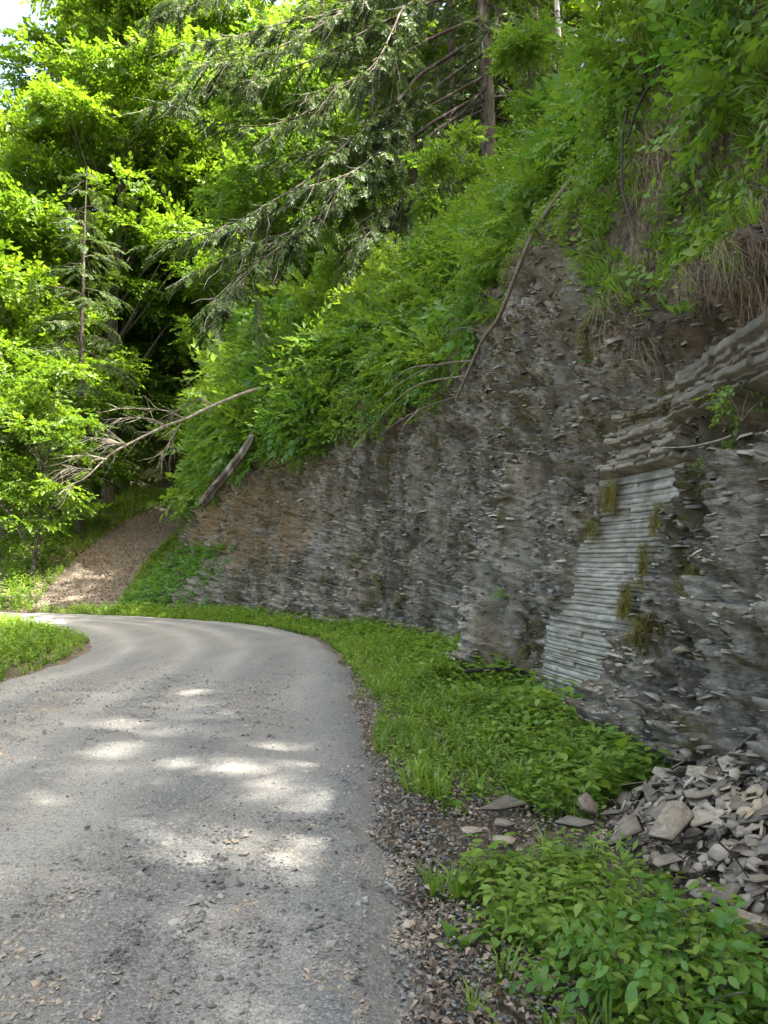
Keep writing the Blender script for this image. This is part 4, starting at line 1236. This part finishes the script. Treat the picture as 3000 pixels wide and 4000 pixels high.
for (px, py, d, wd, ht, n) in [(2410, 1930, 8.9, 0.07, 0.36, 60), (2610, 2030, 8.2, 0.13, 0.26, 70), (2550, 2210, 8.1, 0.05, 0.40, 60), (2480, 2350, 8.0, 0.06, 0.30, 60),
                               (2440, 2790, 7.6, 0.06, 0.55, 70), (2330, 2060, 9.2, 0.12, 0.16, 50), (2730, 1480, 7.2, 0.09, 0.30, 60), (2580, 1560, 7.9, 0.08, 0.30, 60),
                               (2870, 1820, 6.6, 0.06, 0.5, 60), (2800, 1950, 6.8, 0.05, 0.4, 50), (2740, 2270, 7.0, 0.09, 0.25, 60), (2620, 2500, 7.3, 0.09, 0.35, 60), (2900, 2120, 6.2, 0.06, 0.35, 50),
                               (1380, 2180, 22.0, 0.22, 1.7, 110), (1450, 2100, 21.2, 0.18, 0.6, 60), (1060, 2220, 25.5, 0.30, 1.2, 90), (1500, 2290, 20.5, 0.25, 0.6, 70), (2130, 1800, 11.0, 0.07, 0.25, 40),
                               (2060, 2480, 10.6, 0.10, 0.4, 60), (1720, 1720, 18.5, 0.25, 0.6, 70), (1590, 2350, 19.5, 0.3, 0.3, 60), (2340, 1310, 11.0, 0.10, 0.3, 50)]:
    s0_, z0_ = face_at(px, py)
    moss_clump(s0_, z0_, wd, ht, n)

# ------------------------------------------------------------------ verge: weeds, litter, gravel
def cliff_x(y):
    return np.interp(y, BC[:, 1], BC[:, 0])
def heap_h(x, y):
    d = np.hypot((x - 2.85) * 1.0, (y - 4.25) * 0.95)
    return np.maximum(0, 0.95 - 0.56 * d) + 0.03 * np.exp(-((x - 1.1) / 0.35) ** 2 - ((y - 4.6) / 0.25) ** 2)
wd_ = MB()
LONE = np.array([(0.72, 5.0), (0.73, 4.7), (0.55, 4.62), (0.70, 4.38), (1.1, 4.5), (1.25, 4.65), (1.33, 4.1), (1.5, 4.0), (1.25, 3.85), (1.45, 3.75)])
def clear(x, y, r=0.2):          # nothing grows through the lone slabs
    return (np.hypot(x[:, None] - LONE[None, :, 0], y[:, None] - LONE[None, :, 1]) > r).all(1)
def verge(n, y0, y1, pw=1.0):
    y = y0 + (y1 - y0) * rng.random(n) ** pw
    a, b = road_edge_x(y), cliff_x(y) + 0.1
    x = a + (b - a) * rng.random(n)
    return x, y, x - a
# fine weeds close by
x, y, e = verge(2300, 4.9, 11)
bare = win(y, 4.4, 5.2, 0.25)
prob = (0.55 + 0.45 * sstep(-0.2, 0.3, noise(x * 1.8, y * 1.3, seed=140))) * sstep(0.05, 0.7, e + 0.45 * fbm(x * 1.4, y * 1.4, oct=3, seed=83) + 0.05 * (y - 6)) * (1 - 0.6 * bare) * (heap_h(x, y) < 0.03)
k = (rng.random(len(x)) < prob) & clear(x, y, 0.3)
x, y, e = x[k], y[k], e[k]
P = np.stack([x, y, G(x, y)], 1)
hs = (0.40 + 0.5 * sstep(0.3, 1.4, e) + 0.35 * noise(x * 2, y * 2, seed=84)) * U(0.7, 1.25, len(x))
hs = np.maximum(hs, 0.22) * np.where(rng.random(len(x)) < 0.08, 1.6, 1.0)
scatter(wd_, WEED, P, zrot(len(P)), hs, 0.5 + 0.5 * noise(x * 1.1, y * 1.1, seed=85))
x, y, e = verge(3600, 5.0, 12)
prob = sstep(0.0, 0.35, e + 0.3 * fbm(x * 2, y * 2, oct=3, seed=86)) * (1 - 0.6 * win(y, 4.4, 5.1, 0.25)) * (heap_h(x, y) < 0.03)
k = (rng.random(len(x)) < prob) & clear(x, y, 0.25)
P = np.stack([x, y, G(x, y)], 1)[k]
scatter(wd_, WEED_S + WEED_S + [GRASS[1]], P, zrot(len(P)), U(0.6, 1.5, len(P)), 0.5 + 0.5 * noise(x[k], y[k], seed=87))
# patch in front of the shale heap
n = 2100
y = U(2.1, 4.45, n); x = U(0.1, 2.6, n)
lim = np.interp(y, [2.1, 2.7, 3.3, 3.9, 4.4], [1.05, 0.85, 0.62, 0.55, 0.75]) + 0.18 * fbm(x * 2, y * 2, oct=2, seed=88)
k = (rng.random(n) < sstep(lim - 0.15, lim + 0.15, x)) & (heap_h(x, y) < 0.06) & clear(x, y, 0.24) & (x < 0.9 + 0.55 * y) & ~((y > 4.15) & (x > 1.3))
x, y = x[k], y[k]
P = np.stack([x, y, G(x, y)], 1)
scatter(wd_, WEED, P, zrot(len(P)), U(0.45, 0.95, len(P)), 0.5 + 0.5 * noise(x * 1.3, y * 1.3, seed=89))
n = 1600
y = U(2.1, 4.6, n); x = U(0.2, 2.6, n)
k = (rng.random(n) < 0.55 * sstep(0.25, 0.8, x + 0.3 * fbm(x * 2.5, y * 2.5, oct=2, seed=90))) & clear(x, y) & (heap_h(x, y) < 0.06)
P = np.stack([x, y, G(x, y)], 1)[k]
scatter(wd_, WEED_S + [GRASS[0]], P, zrot(len(P)), U(0.6, 1.2, len(P)), U(0, 1, len(P)))
# farther verge to the bend and the foot of the rock
x, y, e = verge(3400, 10.5, 27.5, 0.9)
P = np.stack([x, y, G(x, y)], 1)
scatter(wd_, WEED_F + [GRASS_F[0], GRASS_F[1]], P, zrot(len(P)), (0.7 + 0.7 * sstep(0.2, 1.6, e)) * U(0.7, 1.2, len(P)), 0.5 + 0.5 * noise(x, y, seed=92))
# along the outside of the bend up to the track
n = 1500
t = U(0.62, 0.86, n); ii = (t * (NR - 1)).astype(int)
ev = r_[ii] - l_[ii]; ev /= np.linalg.norm(ev, axis=1, keepdims=True)
off_ = rng.random(n) ** 1.6 * 2.6
xy = r_[ii] + ev * off_[:, None]
dtr = np.abs(np.interp(xy[:, 1], tc[:, 1], tc[:, 0]) - xy[:, 0])
k = ~((xy[:, 1] > 26.8) & (dtr < 1.9)) | (rng.random(n) < 0.08)
xy = xy[k]
P = np.c_[xy, G(xy[:, 0], xy[:, 1])]
scatter(wd_, WEED_F + GRASS_F[:2], P, zrot(len(P)), U(0.5, 1.1, len(P)) * (0.6 + 0.4 * sstep(0, 1, off_[k])), U(0, 1, len(P)))
# inside of the bend: sunlit grass
n = 6500
y = U(9.5, 24, n); x = U(-14, -5.0, n)
ex = np.where(y < 17, road_left_x(y), 0)
d2 = ((np.stack([x, y], 1)[:, None] - l_[None, ::6]) ** 2).sum(2)
ii = d2.argmin(1) * 6
ev = r_[ii] - l_[ii]; ev /= np.linalg.norm(ev, axis=1, keepdims=True)
sd = ((np.stack([x, y], 1) - l_[ii]) * ev).sum(1)
k = (sd < -0.05) & (sd > -5)
x, y, sd = x[k], y[k], sd[k]
P = np.stack([x, y, G(x, y) + 0.10 * sstep(0, -1.5, sd)], 1)
scatter(wd_, WEED_F + GRASS_F, P, zrot(len(P)), (0.6 + 0.6 * sstep(0, -1.2, sd)) * U(0.8, 1.3, len(P)), 0.5 + 0.5 * noise(x, y, seed=93))
# banks beside the dirt track
n = 5200
y = U(28.6, 52, n)
cx_ = np.interp(y, tc[:, 1], tc[:, 0])
sgn = np.where(rng.random(n) < 0.6, -1, 1)
dd = 1.6 + rng.random(n) ** 1.5 * np.where(sgn < 0, 6.5, 2.5)
x = cx_ + sgn * dd
P = np.stack([x, y, G(x, y)], 1)
scatter(wd_, WEED_F + GRASS_F[:2], P, zrot(n), U(0.9, 2.0, n) * (0.7 + 0.5 * sstep(1.6, 3, dd)), 0.5 + 0.5 * noise(x, y, seed=94))
print('weeds', ntri(wd_))
tag(wd_.build('weeds', M['leaf_weed']), 'low green weeds carpeting the verges of the gravel road', 'weeds', kind='stuff')

# leafy cover on the soil bank at the corner
bk = MB()
n = 900
s_ = S_COR + rng.normal(0, 2.6, n); z_ = U(0, 2.3, n)
fwp = foot_w(s_)
P = cliff_xyz(s_, z_, 0.1)
nx_, ny_ = np.interp(s_, BS, BN[:, 0]), np.interp(s_, BS, BN[:, 1])
fo = 2.3 * fwp * (1 - sstep(0, 2.3, z_)) ** 1.2
P[:, 0] -= nx_ * fo; P[:, 1] -= ny_ * fo
k = fwp > 0.2
ax = np.stack([-nx_, -ny_, np.full(n, -0.3)], 1) + rng.normal(0, 0.7, (n, 3))
scatter(bk, BROAD, P[k] + np.array([0, 0, 0.08]), frames(ax, np.stack([-nx_ * 0.5, -ny_ * 0.5, np.ones(n)], 1))[k], U(0.35, 0.6, int(k.sum())), U(0, 1, int(k.sum())))
tag(bk.build('bank_creeper', M['leaf_broad']), 'leafy creepers over the soil bank beside the dirt track', 'creepers', kind='stuff')

# dead leaves
li = MB()
def leaf_litter(x, y, z, s_):
    n = len(x)
    R_ = euler_R(rng.normal(0, 0.45, n), rng.normal(0, 0.45, n), U(0, 6.28, n))
    v, f = leaf4(1.0, 0.55, 0.2, 0.2)
    bake(li, (v, f, np.zeros(len(v), int)), np.stack([x, y, z], 1), R_, s_)
n = 9000
y = 2.0 + 11 * rng.random(n) ** 1.5
a = road_edge_x(y)
x = a - 0.1 + np.abs(rng.normal(0, 0.85, n))
k = x < cliff_x(y) + 0.2
x, y = x[k], y[k]
leaf_litter(x, y, np.maximum(G(x, y), heap_h(x, y) * 0.8) + U(0.004, 0.03, len(x)), U(0.018, 0.048, len(x)))
n = 6500
ii = rng.integers(4, 120, n); jj = rng.integers(0, 26, n)
leaf_litter(TXY[ii, jj, 0] + rng.normal(0, 0.1, n), TXY[ii, jj, 1] + rng.normal(0, 0.15, n), TZ[ii, jj] + 0.03, U(0.05, 0.13, n))
print('litter', ntri(li))
tag(li.build('leaf_litter', M['litter']), 'brown dead leaves scattered along the road edge and dirt track', 'leaf litter', kind='stuff')

# gravel
gv = MB()
n = 170000
y = 2.1 + 13 * rng.random(n) ** 2.0
u = rng.random(n)
x = road_left_x(y) + (road_edge_x(y) + 0.22 - road_left_x(y)) * u
t4 = sum(np.exp(-((u - c) / 0.06) ** 2) for c in (0.16, 0.42, 0.60, 0.86))
k = rng.random(n) < np.clip(0.55 - 0.40 * t4 + 0.45 * fbm(x * 0.9, y * 0.5, oct=3, seed=101) + 0.5 * sstep(0.90, 1.0, u), 0.04, 1) * (1 - sstep(7, 14, y))
x, y, u = x[k], y[k], u[k]
k = np.abs(x / y) < 0.62
x, y, u = x[k], y[k], u[k]
s_ = np.exp(rng.normal(-5.0, 0.42, len(x)))
s_ *= 1 + 0.03 * y
zz = np.empty(len(x))
for c in range(0, len(x), 4000):
    zz[c:c + 4000] = road_z(x[c:c + 4000], y[c:c + 4000])
P = np.stack([x, y, zz + s_ * 0.1], 1)
scatter(gv, PEBBLES, P, euler_R(rng.normal(0, 0.3, len(x)), rng.normal(0, 0.3, len(x)), U(0, 6.28, len(x))), np.stack([s_, s_ * U(0.7, 1.2, len(x)), s_ * U(0.4, 0.8, len(x))], 1), 0.5 + 0.5 * noise(x * 2, y * 2, seed=102), w=0.8)
# shale crumbs on the verge
n = 5000
y = 2.1 + 6 * rng.random(n) ** 1.4
x = road_edge_x(y) + np.abs(rng.normal(0, 0.75, n))
k = x < cliff_x(y)
x, y = x[k], y[k]
s_ = np.exp(rng.normal(-4.3, 0.4, len(x)))
scatter(gv, STONES, np.stack([x, y, np.maximum(G(x, y), heap_h(x, y) * 0.8) + 0.006], 1), euler_R(rng.normal(0, 0.25, len(x)), rng.normal(0, 0.25, len(x)), U(0, 6.28, len(x))),
        np.stack([s_, s_ * U(0.7, 1.3, len(x)), s_ * U(0.2, 0.4, len(x))], 1))
print('gravel', ntri(gv))
tag(gv.build('gravel', M['gravel']), 'loose crushed gravel strewn over the road surface', 'gravel', kind='stuff')

# ------------------------------------------------------------------ shale heap
heap = empty('shale_heap', (2.6, 4.3, 0))
tag(heap, 'heap of flat broken shale slabs at the foot of the cliff', 'rock heap')
hx, hy = np.meshgrid(np.linspace(0.4, 3.6, 60), np.linspace(2.6, 6.4, 70), indexing='ij')
hz = heap_h(hx, hy) + 0.04 * fbm(hx * 4, hy * 4, oct=3, seed=110) - 0.13
mo = MB().add(np.stack([hx - 2.6, hy - 4.3, hz], -1).reshape(-1, 3), grid_faces(60, 70))
mo.build('rubble_core', M['soil'], heap, True)
cnt = 0
def heap_normal(x, y):
    e = 0.05
    gx_ = (heap_h(x + e, y) - heap_h(x - e, y)) / (2 * e); gy_ = (heap_h(x, y + e) - heap_h(x, y - e)) / (2 * e)
    return gx_, gy_
tries = 0
while cnt < 285 and tries < 6000:
    tries += 1
    x, y = U(0.55, 3.2), U(3.2, 6.0)
    h = float(heap_h(x, y))
    if h < 0.05 or (h < 0.22 and rng.random() < 0.7) or x > cliff_x(y) + h * 0.4 + 0.1:
        continue
    L = float(np.exp(rng.normal(-2.5, 0.42)))
    L = min(L, 0.16)
    gx_, gy_ = heap_normal(x, y)
    o = link('shale_slab', slab_me(cnt % 9, 'shale'), heap)
    nrm = Vector((-gx_ * 0.7 + rng.normal(0, 0.30), -gy_ * 0.7 + rng.normal(0, 0.30), 1.0)).normalized()
    q = nrm.to_track_quat('Z', 'Y')
    from mathutils import Quaternion
    q = q @ Quaternion((0, 0, 1), float(rng.normal(0.5, 0.7)))
    o.rotation_mode = 'QUATERNION'
    o.rotation_quaternion = q
    o.location = (x - 2.6, y - 4.3, h + U(-0.05, 0.05))
    o.scale = (L * 1.15, L * U(0.35, 0.75), L * U(0.05, 0.13) + 0.005)
    cnt += 1
hs_ = MB()
n = 4200
x, y = U(0.5, 3.1, n), U(3.3, 6.0, n)
h = heap_h(x, y)
k = (h > 0.1) & (x < cliff_x(y) + 0.3)
x, y, h = x[k], y[k], h[k]
gx_, gy_ = heap_normal(x, y)
L = np.exp(rng.normal(-3.3, 0.4, len(x)))
nv = np.stack([-gx_ + rng.normal(0, 0.3, len(x)), -gy_ + rng.normal(0, 0.3, len(x)), np.ones(len(x))], 1)
scatter(hs_, CHIPS, np.stack([x - 2.6, y - 4.3, h + U(-0.07, 0.03, len(x))], 1), frames(rng.normal(0, 1, (len(x), 3)), nv), np.stack([L, L * 0.7, L * 0.22], 1))
tag(hs_.build('shale_fragments', M['shale'], heap), kind='stuff')

# separate slabs lying on the verge and road
def lone(px, py, L, wdt, th, rz, k, label, mat='shale', tilt=(0.05, 0.05), name='shale_slab', lift=0.0):
    v = ray(px, py)
    p = v * (-H / v[2])
    o = link(name, slab_me(k, mat))
    zz = max(G(p[0], p[1]), float(heap_h(p[0], p[1]))) if p[0] > float(road_edge_x(p[1])) else float(road_z(np.array([p[0]]), np.array([p[1]]))[0])
    o.location = (p[0], p[1], float(zz) + th * 0.4 + lift + (0.06 if name == 'shale_slab' else 0.05 if p[0] > float(road_edge_x(p[1])) else 0.012))
    o.rotation_euler = (tilt[0], tilt[1], rz)
    o.scale = (L, wdt, th)
    tag(o, label, 'rock')
    return o
lone(1960, 3200, 0.17, 0.12, 0.03, 0.2, 0, 'largest pale flat slab lying alone on the verge short of the heap', tilt=(0.12, -0.06), lift=0.03)
lone(1965, 3270, 0.10, 0.06, 0.03, -0.3, 1, 'small grey slab just below the largest lone slab on the verge')
lone(1850, 3290, 0.09, 0.06, 0.02, 0.5, 2, 'thin tan slab lying in the litter beside the road edge')
lone(1975, 3335, 0.10, 0.05, 0.025, 0.1, 5, 'yellowish flat slab at the edge of the weeds before the heap')
lone(2230, 3310, 0.15, 0.07, 0.025, -0.5, 3, 'long light slab leaning at the tail of the shale heap', tilt=(0.25, -0.2), lift=0.05)
lone(2300, 3270, 0.11, 0.10, 0.045, 0.7, 4, 'squarish brown block standing on edge in front of the heap', tilt=(0.9, 0.2), lift=0.08)
lone(2450, 3400, 0.20, 0.10, 0.04, 0.5, 6, 'big grey slab sloping up at the near foot of the heap', tilt=(0.1, -0.45), lift=0.06)
lone(2640, 3460, 0.22, 0.12, 0.045, 0.9, 7, 'thick dark slab jutting from the near foot of the heap', tilt=(0.15, -0.2), lift=0.08)
lone(950, 3365, 0.032, 0.022, 0.02, 0.2, 8, 'dark stone lying alone in the middle of the road', mat='gravel', name='stone')
lone(340, 3278, 0.028, 0.02, 0.018, 0.9, 4, 'dark stone on the gravel ridge between the wheel tracks', mat='gravel', name='stone')
lone(1590, 2940, 0.07, 0.05, 0.03, 0.3, 6, 'small flat stone on the litter where the weeds begin', mat='shale', name='stone')

# ------------------------------------------------------------------ dead wood
def branch_thing(name, mains, twigs, mats, label, cat, twig_r=0.012):
    p0 = mains[0][0][0]
    e = tag(empty(name, tuple(p0)), label, cat)
    for P, r0, r1, part in mains:
        mb = MB()
        add_tube(mb, spline(P, 22) - p0, r0, r1, 8, 0.12, True)
        mb.build(part, mats, e, True)
    for P in twigs:
        mb = MB()
        add_tube(mb, spline(P, 10) - p0, twig_r, 0.004, 5, 0.1)
        mb.build('twig', mats, e, True)
    return e, p0
def hug(pts, out=0.25):            # points just in front of the bank, seen at these pixels
    P = []
    for px, py in pts:
        s0_, z0_ = face_at(px, py)
        q = cliff_xyz(np.array([s0_]), np.array([z0_]), np.array([0.1]))[0]
        P.append(at(px, py, q[1] - out))
    return P
def pix(pts, d0, d1):
    n = len(pts)
    return [at(px, py, d0 + (d1 - d0) * k / (n - 1)) for k, (px, py) in enumerate(pts)]
pole_pts = pix([(2242, 687), (2079, 922), (1953, 1230), (1880, 1338), (1781, 1564)], 10.7, 13.6)
branch_thing('dead_pole', [(pole_pts, 0.04, 0.026, 'stem')],
             [pix([(1885, 1300), (1810, 1280), (1750, 1302)], 13.0, 12.9),
              pix([(1840, 1410), (1700, 1428), (1560, 1500), (1450, 1590)], 13.2, 14.4),
              pix([(1815, 1470), (1640, 1500), (1520, 1590), (1440, 1690)], 13.4, 14.6),
              pix([(1785, 1550), (1640, 1600), (1510, 1680), (1440, 1760)], 13.6, 14.8),
              pix([(1700, 1425), (1600, 1440), (1520, 1500)], 13.5, 13.8),
              pix([(1640, 1600), (1580, 1660), (1560, 1720)], 13.8, 14.2)],
             M['pole'], 'long bare dead pole slanting down over the rock face', 'dead branch', 0.022)
log_pts = pix([(985, 1700), (940, 1770), (870, 1870), (800, 1965)], 24.0, 24.6)
e = tag(empty('fallen_log', tuple(log_pts[0])), 'thick brown fallen log leaning on the corner of the cliff', 'log')
mb = MB(); lp = spline(log_pts, 12) - log_pts[0]
lp[:, 0] += 0.05 * np.sin(np.linspace(0, 5, 12))
lv, lf = tube(lp, np.linspace(0.11, 0.17, 12), 18, 0.12, 0.40)
lv[-18:] += (lp[-1] - lp[-2])[None] * rng.uniform(-0.5, 0.5, (18, 1))
lv[:18] += (lp[0] - lp[1])[None] * rng.uniform(-0.4, 0.4, (18, 1))
mb.add(lv, lf, np.repeat(rng.random(18)[None], 12, 0).ravel())
for ring, c_ in ((range(18), lp[0]), (range(len(lv) - 18, len(lv)), lp[-1])):
    rg = list(ring)
    mb.add(np.concatenate([lv[rg], c_[None]]), np.array([(i_, (i_ + 1) % 18, 18) for i_ in range(18)]), 0.8)
mb.build('log', M['bark_hem'], e)
mb = MB(); add_tube(mb, spline([log_pts[2], log_pts[2] + np.array([-0.3, -0.2, -0.25]), log_pts[2] + np.array([-0.5, -0.25, -0.55])], 8) - log_pts[0], 0.05, 0.02, 6)
mb.build('branch_stub', M['bark_hem'], e, True)
mainp = pix([(1010, 1510), (964, 1536), (838, 1590), (723, 1639), (639, 1675), (500, 1741), (416, 1795), (338, 1850), (283, 1898), (235, 1928)], 25.0, 24.0)
tw_ = [pix([(725, 1638), (650, 1605), (560, 1595), (435, 1597)], 24.57, 24.33), pix([(705, 1655), (660, 1730), (630, 1775)], 24.50, 24.43), pix([(655, 1668), (600, 1640), (520, 1632), (400, 1640)], 24.50, 24.33),
       pix([(495, 1745), (420, 1715), (330, 1710)], 24.30, 24.17), pix([(500, 1740), (470, 1730), (400, 1725)], 24.30, 24.23), pix([(416, 1795), (350, 1780), (270, 1782)], 24.17, 24.03),
       pix([(360, 1835), (300, 1830), (225, 1835)], 24.10, 24.00), pix([(838, 1590), (780, 1560), (700, 1590)], 24.77, 24.63)]
e, p0 = branch_thing('dead_branch', [([q + rng.normal(0, 0.07, 3) for q in mainp], 0.065, 0.018, 'stem')], tw_, M['deadwood'], 'bleached dead branch with fine twigs reaching out over the dirt track', 'dead branch', 0.03)
ft = MB()
allp = [spline(t_, 10) for t_ in tw_] + [spline(mainp, 22)[6:]]
for P in allp:
    for q in range(16):
        i = int(rng.integers(1, len(P) - 1))
        d = P[i] - P[i - 1]; d /= np.linalg.norm(d)
        en = P[i] + d * U(0.2, 0.7) + rng.normal(0, 0.22, 3) - np.array([0, 0, U(0, 0.35)])
        add_tube(ft, bend_path(P[i], en, 5, 0.1) - p0, 0.011, 0.004, 3)
tag(ft.build('fine_twigs', M['deadwood'], e), kind='stuff')
st = pix([(1815, 2622), (1950, 2614), (2085, 2604)], 9.9, 10.1)
mb = MB(); add_tube(mb, spline(st, 10), 0.028, 0.02, 7, 0.15, True)
so = mb.build('stick', M['darkstick']); tag(so, 'dark stick poking out of the weeds at the foot of the ribbed slab', 'stick')
tw1 = hug([(2560, 1750), (2690, 1745), (2800, 1722), (2860, 1700)], 0.45)
mb = MB(); add_tube(mb, spline(tw1, 14), 0.005, 0.009, 5)
tag(mb.build('bare_twig', M['deadwood']), 'thin pale bare twig sticking out under the jutting ledge', 'twig')
for pts, d0, d1, r, lab in [([(2450, 420), (2430, 560), (2435, 760), (2480, 900)], 0.9, 0, 0.016, 'thin dark vine stem hanging down the brown bank'),
                            ([(2700, 130), (2580, 280), (2500, 400), (2445, 560)], 1.2, 0, 0.022, 'dark bent stem leaning out of the flowering bush')]:
    mb = MB(); add_tube(mb, spline(hug(pts, d0), 18), r, r * 0.6, 5, 0.1)
    tag(mb.build('vine_stem', M['darkstick']), lab, 'vine')
# twigs on the shale heap
for pts, d0, d1, lab in [([(2810, 3290), (2870, 3350), (2930, 3440)], 3.75, 3.5, 'dark curved twig lying down the near side of the heap'),
                         ([(2500, 3280), (2620, 3320), (2740, 3420)], 3.9, 3.6, 'thin twig lying across the middle of the heap')]:
    mb = MB(); add_tube(mb, spline(pix(pts, d0, d1), 10), 0.006, 0.003, 5)
    tag(mb.build('twig', M['darkstick']), lab, 'twig')

# ------------------------------------------------------------------ single plants
def on_face(px, py, extra=0.10):
    s0_, z0_ = face_at(px, py)
    s0_, z0_ = np.array([s0_]), np.array([z0_])
    return cliff_xyz(s0_, z0_, np.maximum(cliff_disp(s0_, z0_), 0.0) + extra)[0]
def rosette(name, loc, n, L, w_, lift, label, cat='plant', rz=0.0, mat='leaf_broad', spread=6.28):
    e = tag(empty(name, loc, rz), label, cat)
    for k in range(n):
        v, f = leaf8(L * U(0.75, 1.1), w_ * U(0.85, 1.15), 0.25, 0.28)
        v = rot_about(v, 0, lift + rng.normal(0, 0.18))
        v = rot_about(v, spread * k / n + rng.normal(0, 0.2))
        MB().add(v, f, U(0.3, 0.9)).build('leaf', M[mat], e, True)
    return e
def gp(px, py):
    v = ray(px, py); p = v * (-H / v[2])
    return (p[0], p[1], float(G(p[0], p[1])) + 0.02)
rosette('broadleaf_plant', gp(1800, 3690), 4, 0.17, 0.065, 1.0, 'upright broad leaved plant alone in the litter by the road edge', rz=0.6)
rosette('broadleaf_plant', gp(2060, 3130), 7, 0.17, 0.10, 0.75, 'blue green broad leaved plant behind the largest lone slab', rz=1.0)
rosette('broadleaf_plant', gp(1810, 3160), 6, 0.13, 0.06, 0.7, 'small broad leaved plant at the road side of the largest lone slab', rz=0.2)
rosette('broadleaf_plant', gp(2120, 3880), 5, 0.12, 0.04, 0.9, 'narrow leaved plant at the bottom of the picture, edge of the weeds', rz=2.0)
rosette('broadleaf_plant', gp(2040, 3650), 6, 0.16, 0.065, 0.8, 'pale broad leaved plant on the near edge of the weed patch', rz=0.9)
p = on_face(2790, 1290, 0.35)
rosette('broadleaf_plant', tuple(p), 8, 0.20, 0.06, 0.75, 'long leaved plant growing on the lip above the jutting ledge', rz=0.3)
def leafy(name, base, h, r, nsp, tpls, sca, mat, label, cat='shrub', flowers=0, dirv=(0, 0, 1)):
    e = tag(empty(name, tuple(base)), label, cat)
    wood, lf, fl = MB(), MB(), MB()
    dv = np.array(dirv, float)
    for k in range(nsp // 5):
        a = U(0, 6.28); tip = dv * h * U(0.5, 1.0) + np.array([math.cos(a), math.sin(a), 0]) * r * U(0.3, 1.0)
        add_tube(wood, bend_path(np.array([0, 0, -0.05]), tip, 6, 0.06, -0.05), 0.004 + 0.006 * r, 0.0025, 4)
        m = 5
        pos = tip * U(0.7, 1.0, (m, 1)) + rng.normal(0, 0.10 * r + 0.02, (m, 3))
        ax = np.array([math.cos(a), math.sin(a), 0.1]) + rng.normal(0, 0.5, (m, 3))
        scatter(lf, tpls, pos, frames(ax, np.array([0, 0, 1.0]) + rng.normal(0, 0.25, (m, 3))), sca * U(0.75, 1.2, m), np.full(m, rng.random()))
        if flowers:
            nf = 2
            for q in range(nf):
                c = tip + rng.normal(0, 0.15, 3) + np.array([-0.15, -0.2, 0.05])
                v, f, i_ = compose([(rot_about(leaf4(0.035, 0.03)[0], j * 1.26, 0.3), leaf4(1, 1)[1], j) for j in range(5)])
                bake(fl, (v, f, i_), c[None], frames(rng.normal(0, 1, (1, 3)), np.array([[-0.3, -1.0, 0.6]]) + rng.normal(0, 0.3, (1, 3))), np.array([1.0]))
    wood.build('stems', M['pole'], e)
    lf.build('foliage', M[mat], e)
    if flowers:
        fl.build('blossoms', M['flower'], e)
    return e
leafy('leafy_shrub', gp(2700, 3960), 0.34, 0.36, 90, BROAD_N, 0.185, 'leaf_broad', 'large leaved shrub filling the bottom corner in front of the heap')
leafy('leafy_shrub', gp(2480, 3780), 0.22, 0.22, 40, BROAD_N, 0.17, 'leaf_weed', 'yellow green leafy shrub in the weeds nearest the camera')
leafy('fern_plant', gp(2560, 3600), 0.22, 0.26, 40, PINN, 0.26, 'leaf_weed', 'feathery leaved plant at the near foot of the shale heap', 'fern')
b = on_face(2560, 330)
leafy('flowering_bush', b, 1.2, 0.95, 260, BROAD, 0.34, 'leaf_weed', 'bright green bush with white blossoms on the upper slope', 'bush', 1)
b = on_face(1960, 800)
leafy('flowering_bush', b, 0.9, 0.9, 120, BROAD, 0.36, 'leaf_shade', 'bush with white blossoms below the bare hemlock trunks', 'bush', 1)
b = on_face(2930, 1640)
leafy('leafy_shrub', b, 0.22, 0.20, 30, BROAD_N, 0.16, 'leaf_weed', 'leafy tuft growing from the crack under the jutting ledge', flowers=0)
b = on_face(2860, 1800)
leafy('fern_plant', b, 0.14, 0.18, 20, PINN, 0.17, 'leaf_weed', 'small feathery tuft on the rock below the jutting ledge', 'fern')
b = on_face(2280, 1480)
leafy('leafy_shrub', b, 0.18, 0.18, 15, BROAD_N, 0.16, 'leaf_broad', 'small leafy sprig rooted halfway up the bare rock face', flowers=0)
b = on_face(2010, 2350)
leafy('leafy_shrub', b, 0.15, 0.14, 15, BROAD_N, 0.15, 'leaf_weed', 'small sprig on the rock left of the ribbed slab')
tot = 0
for o in bpy.data.meshes:
    tot += sum(1 for _ in ()) or len(o.loop_triangles) or len(o.polygons)
print('meshes polys', tot, 'objects', len(bpy.data.objects))
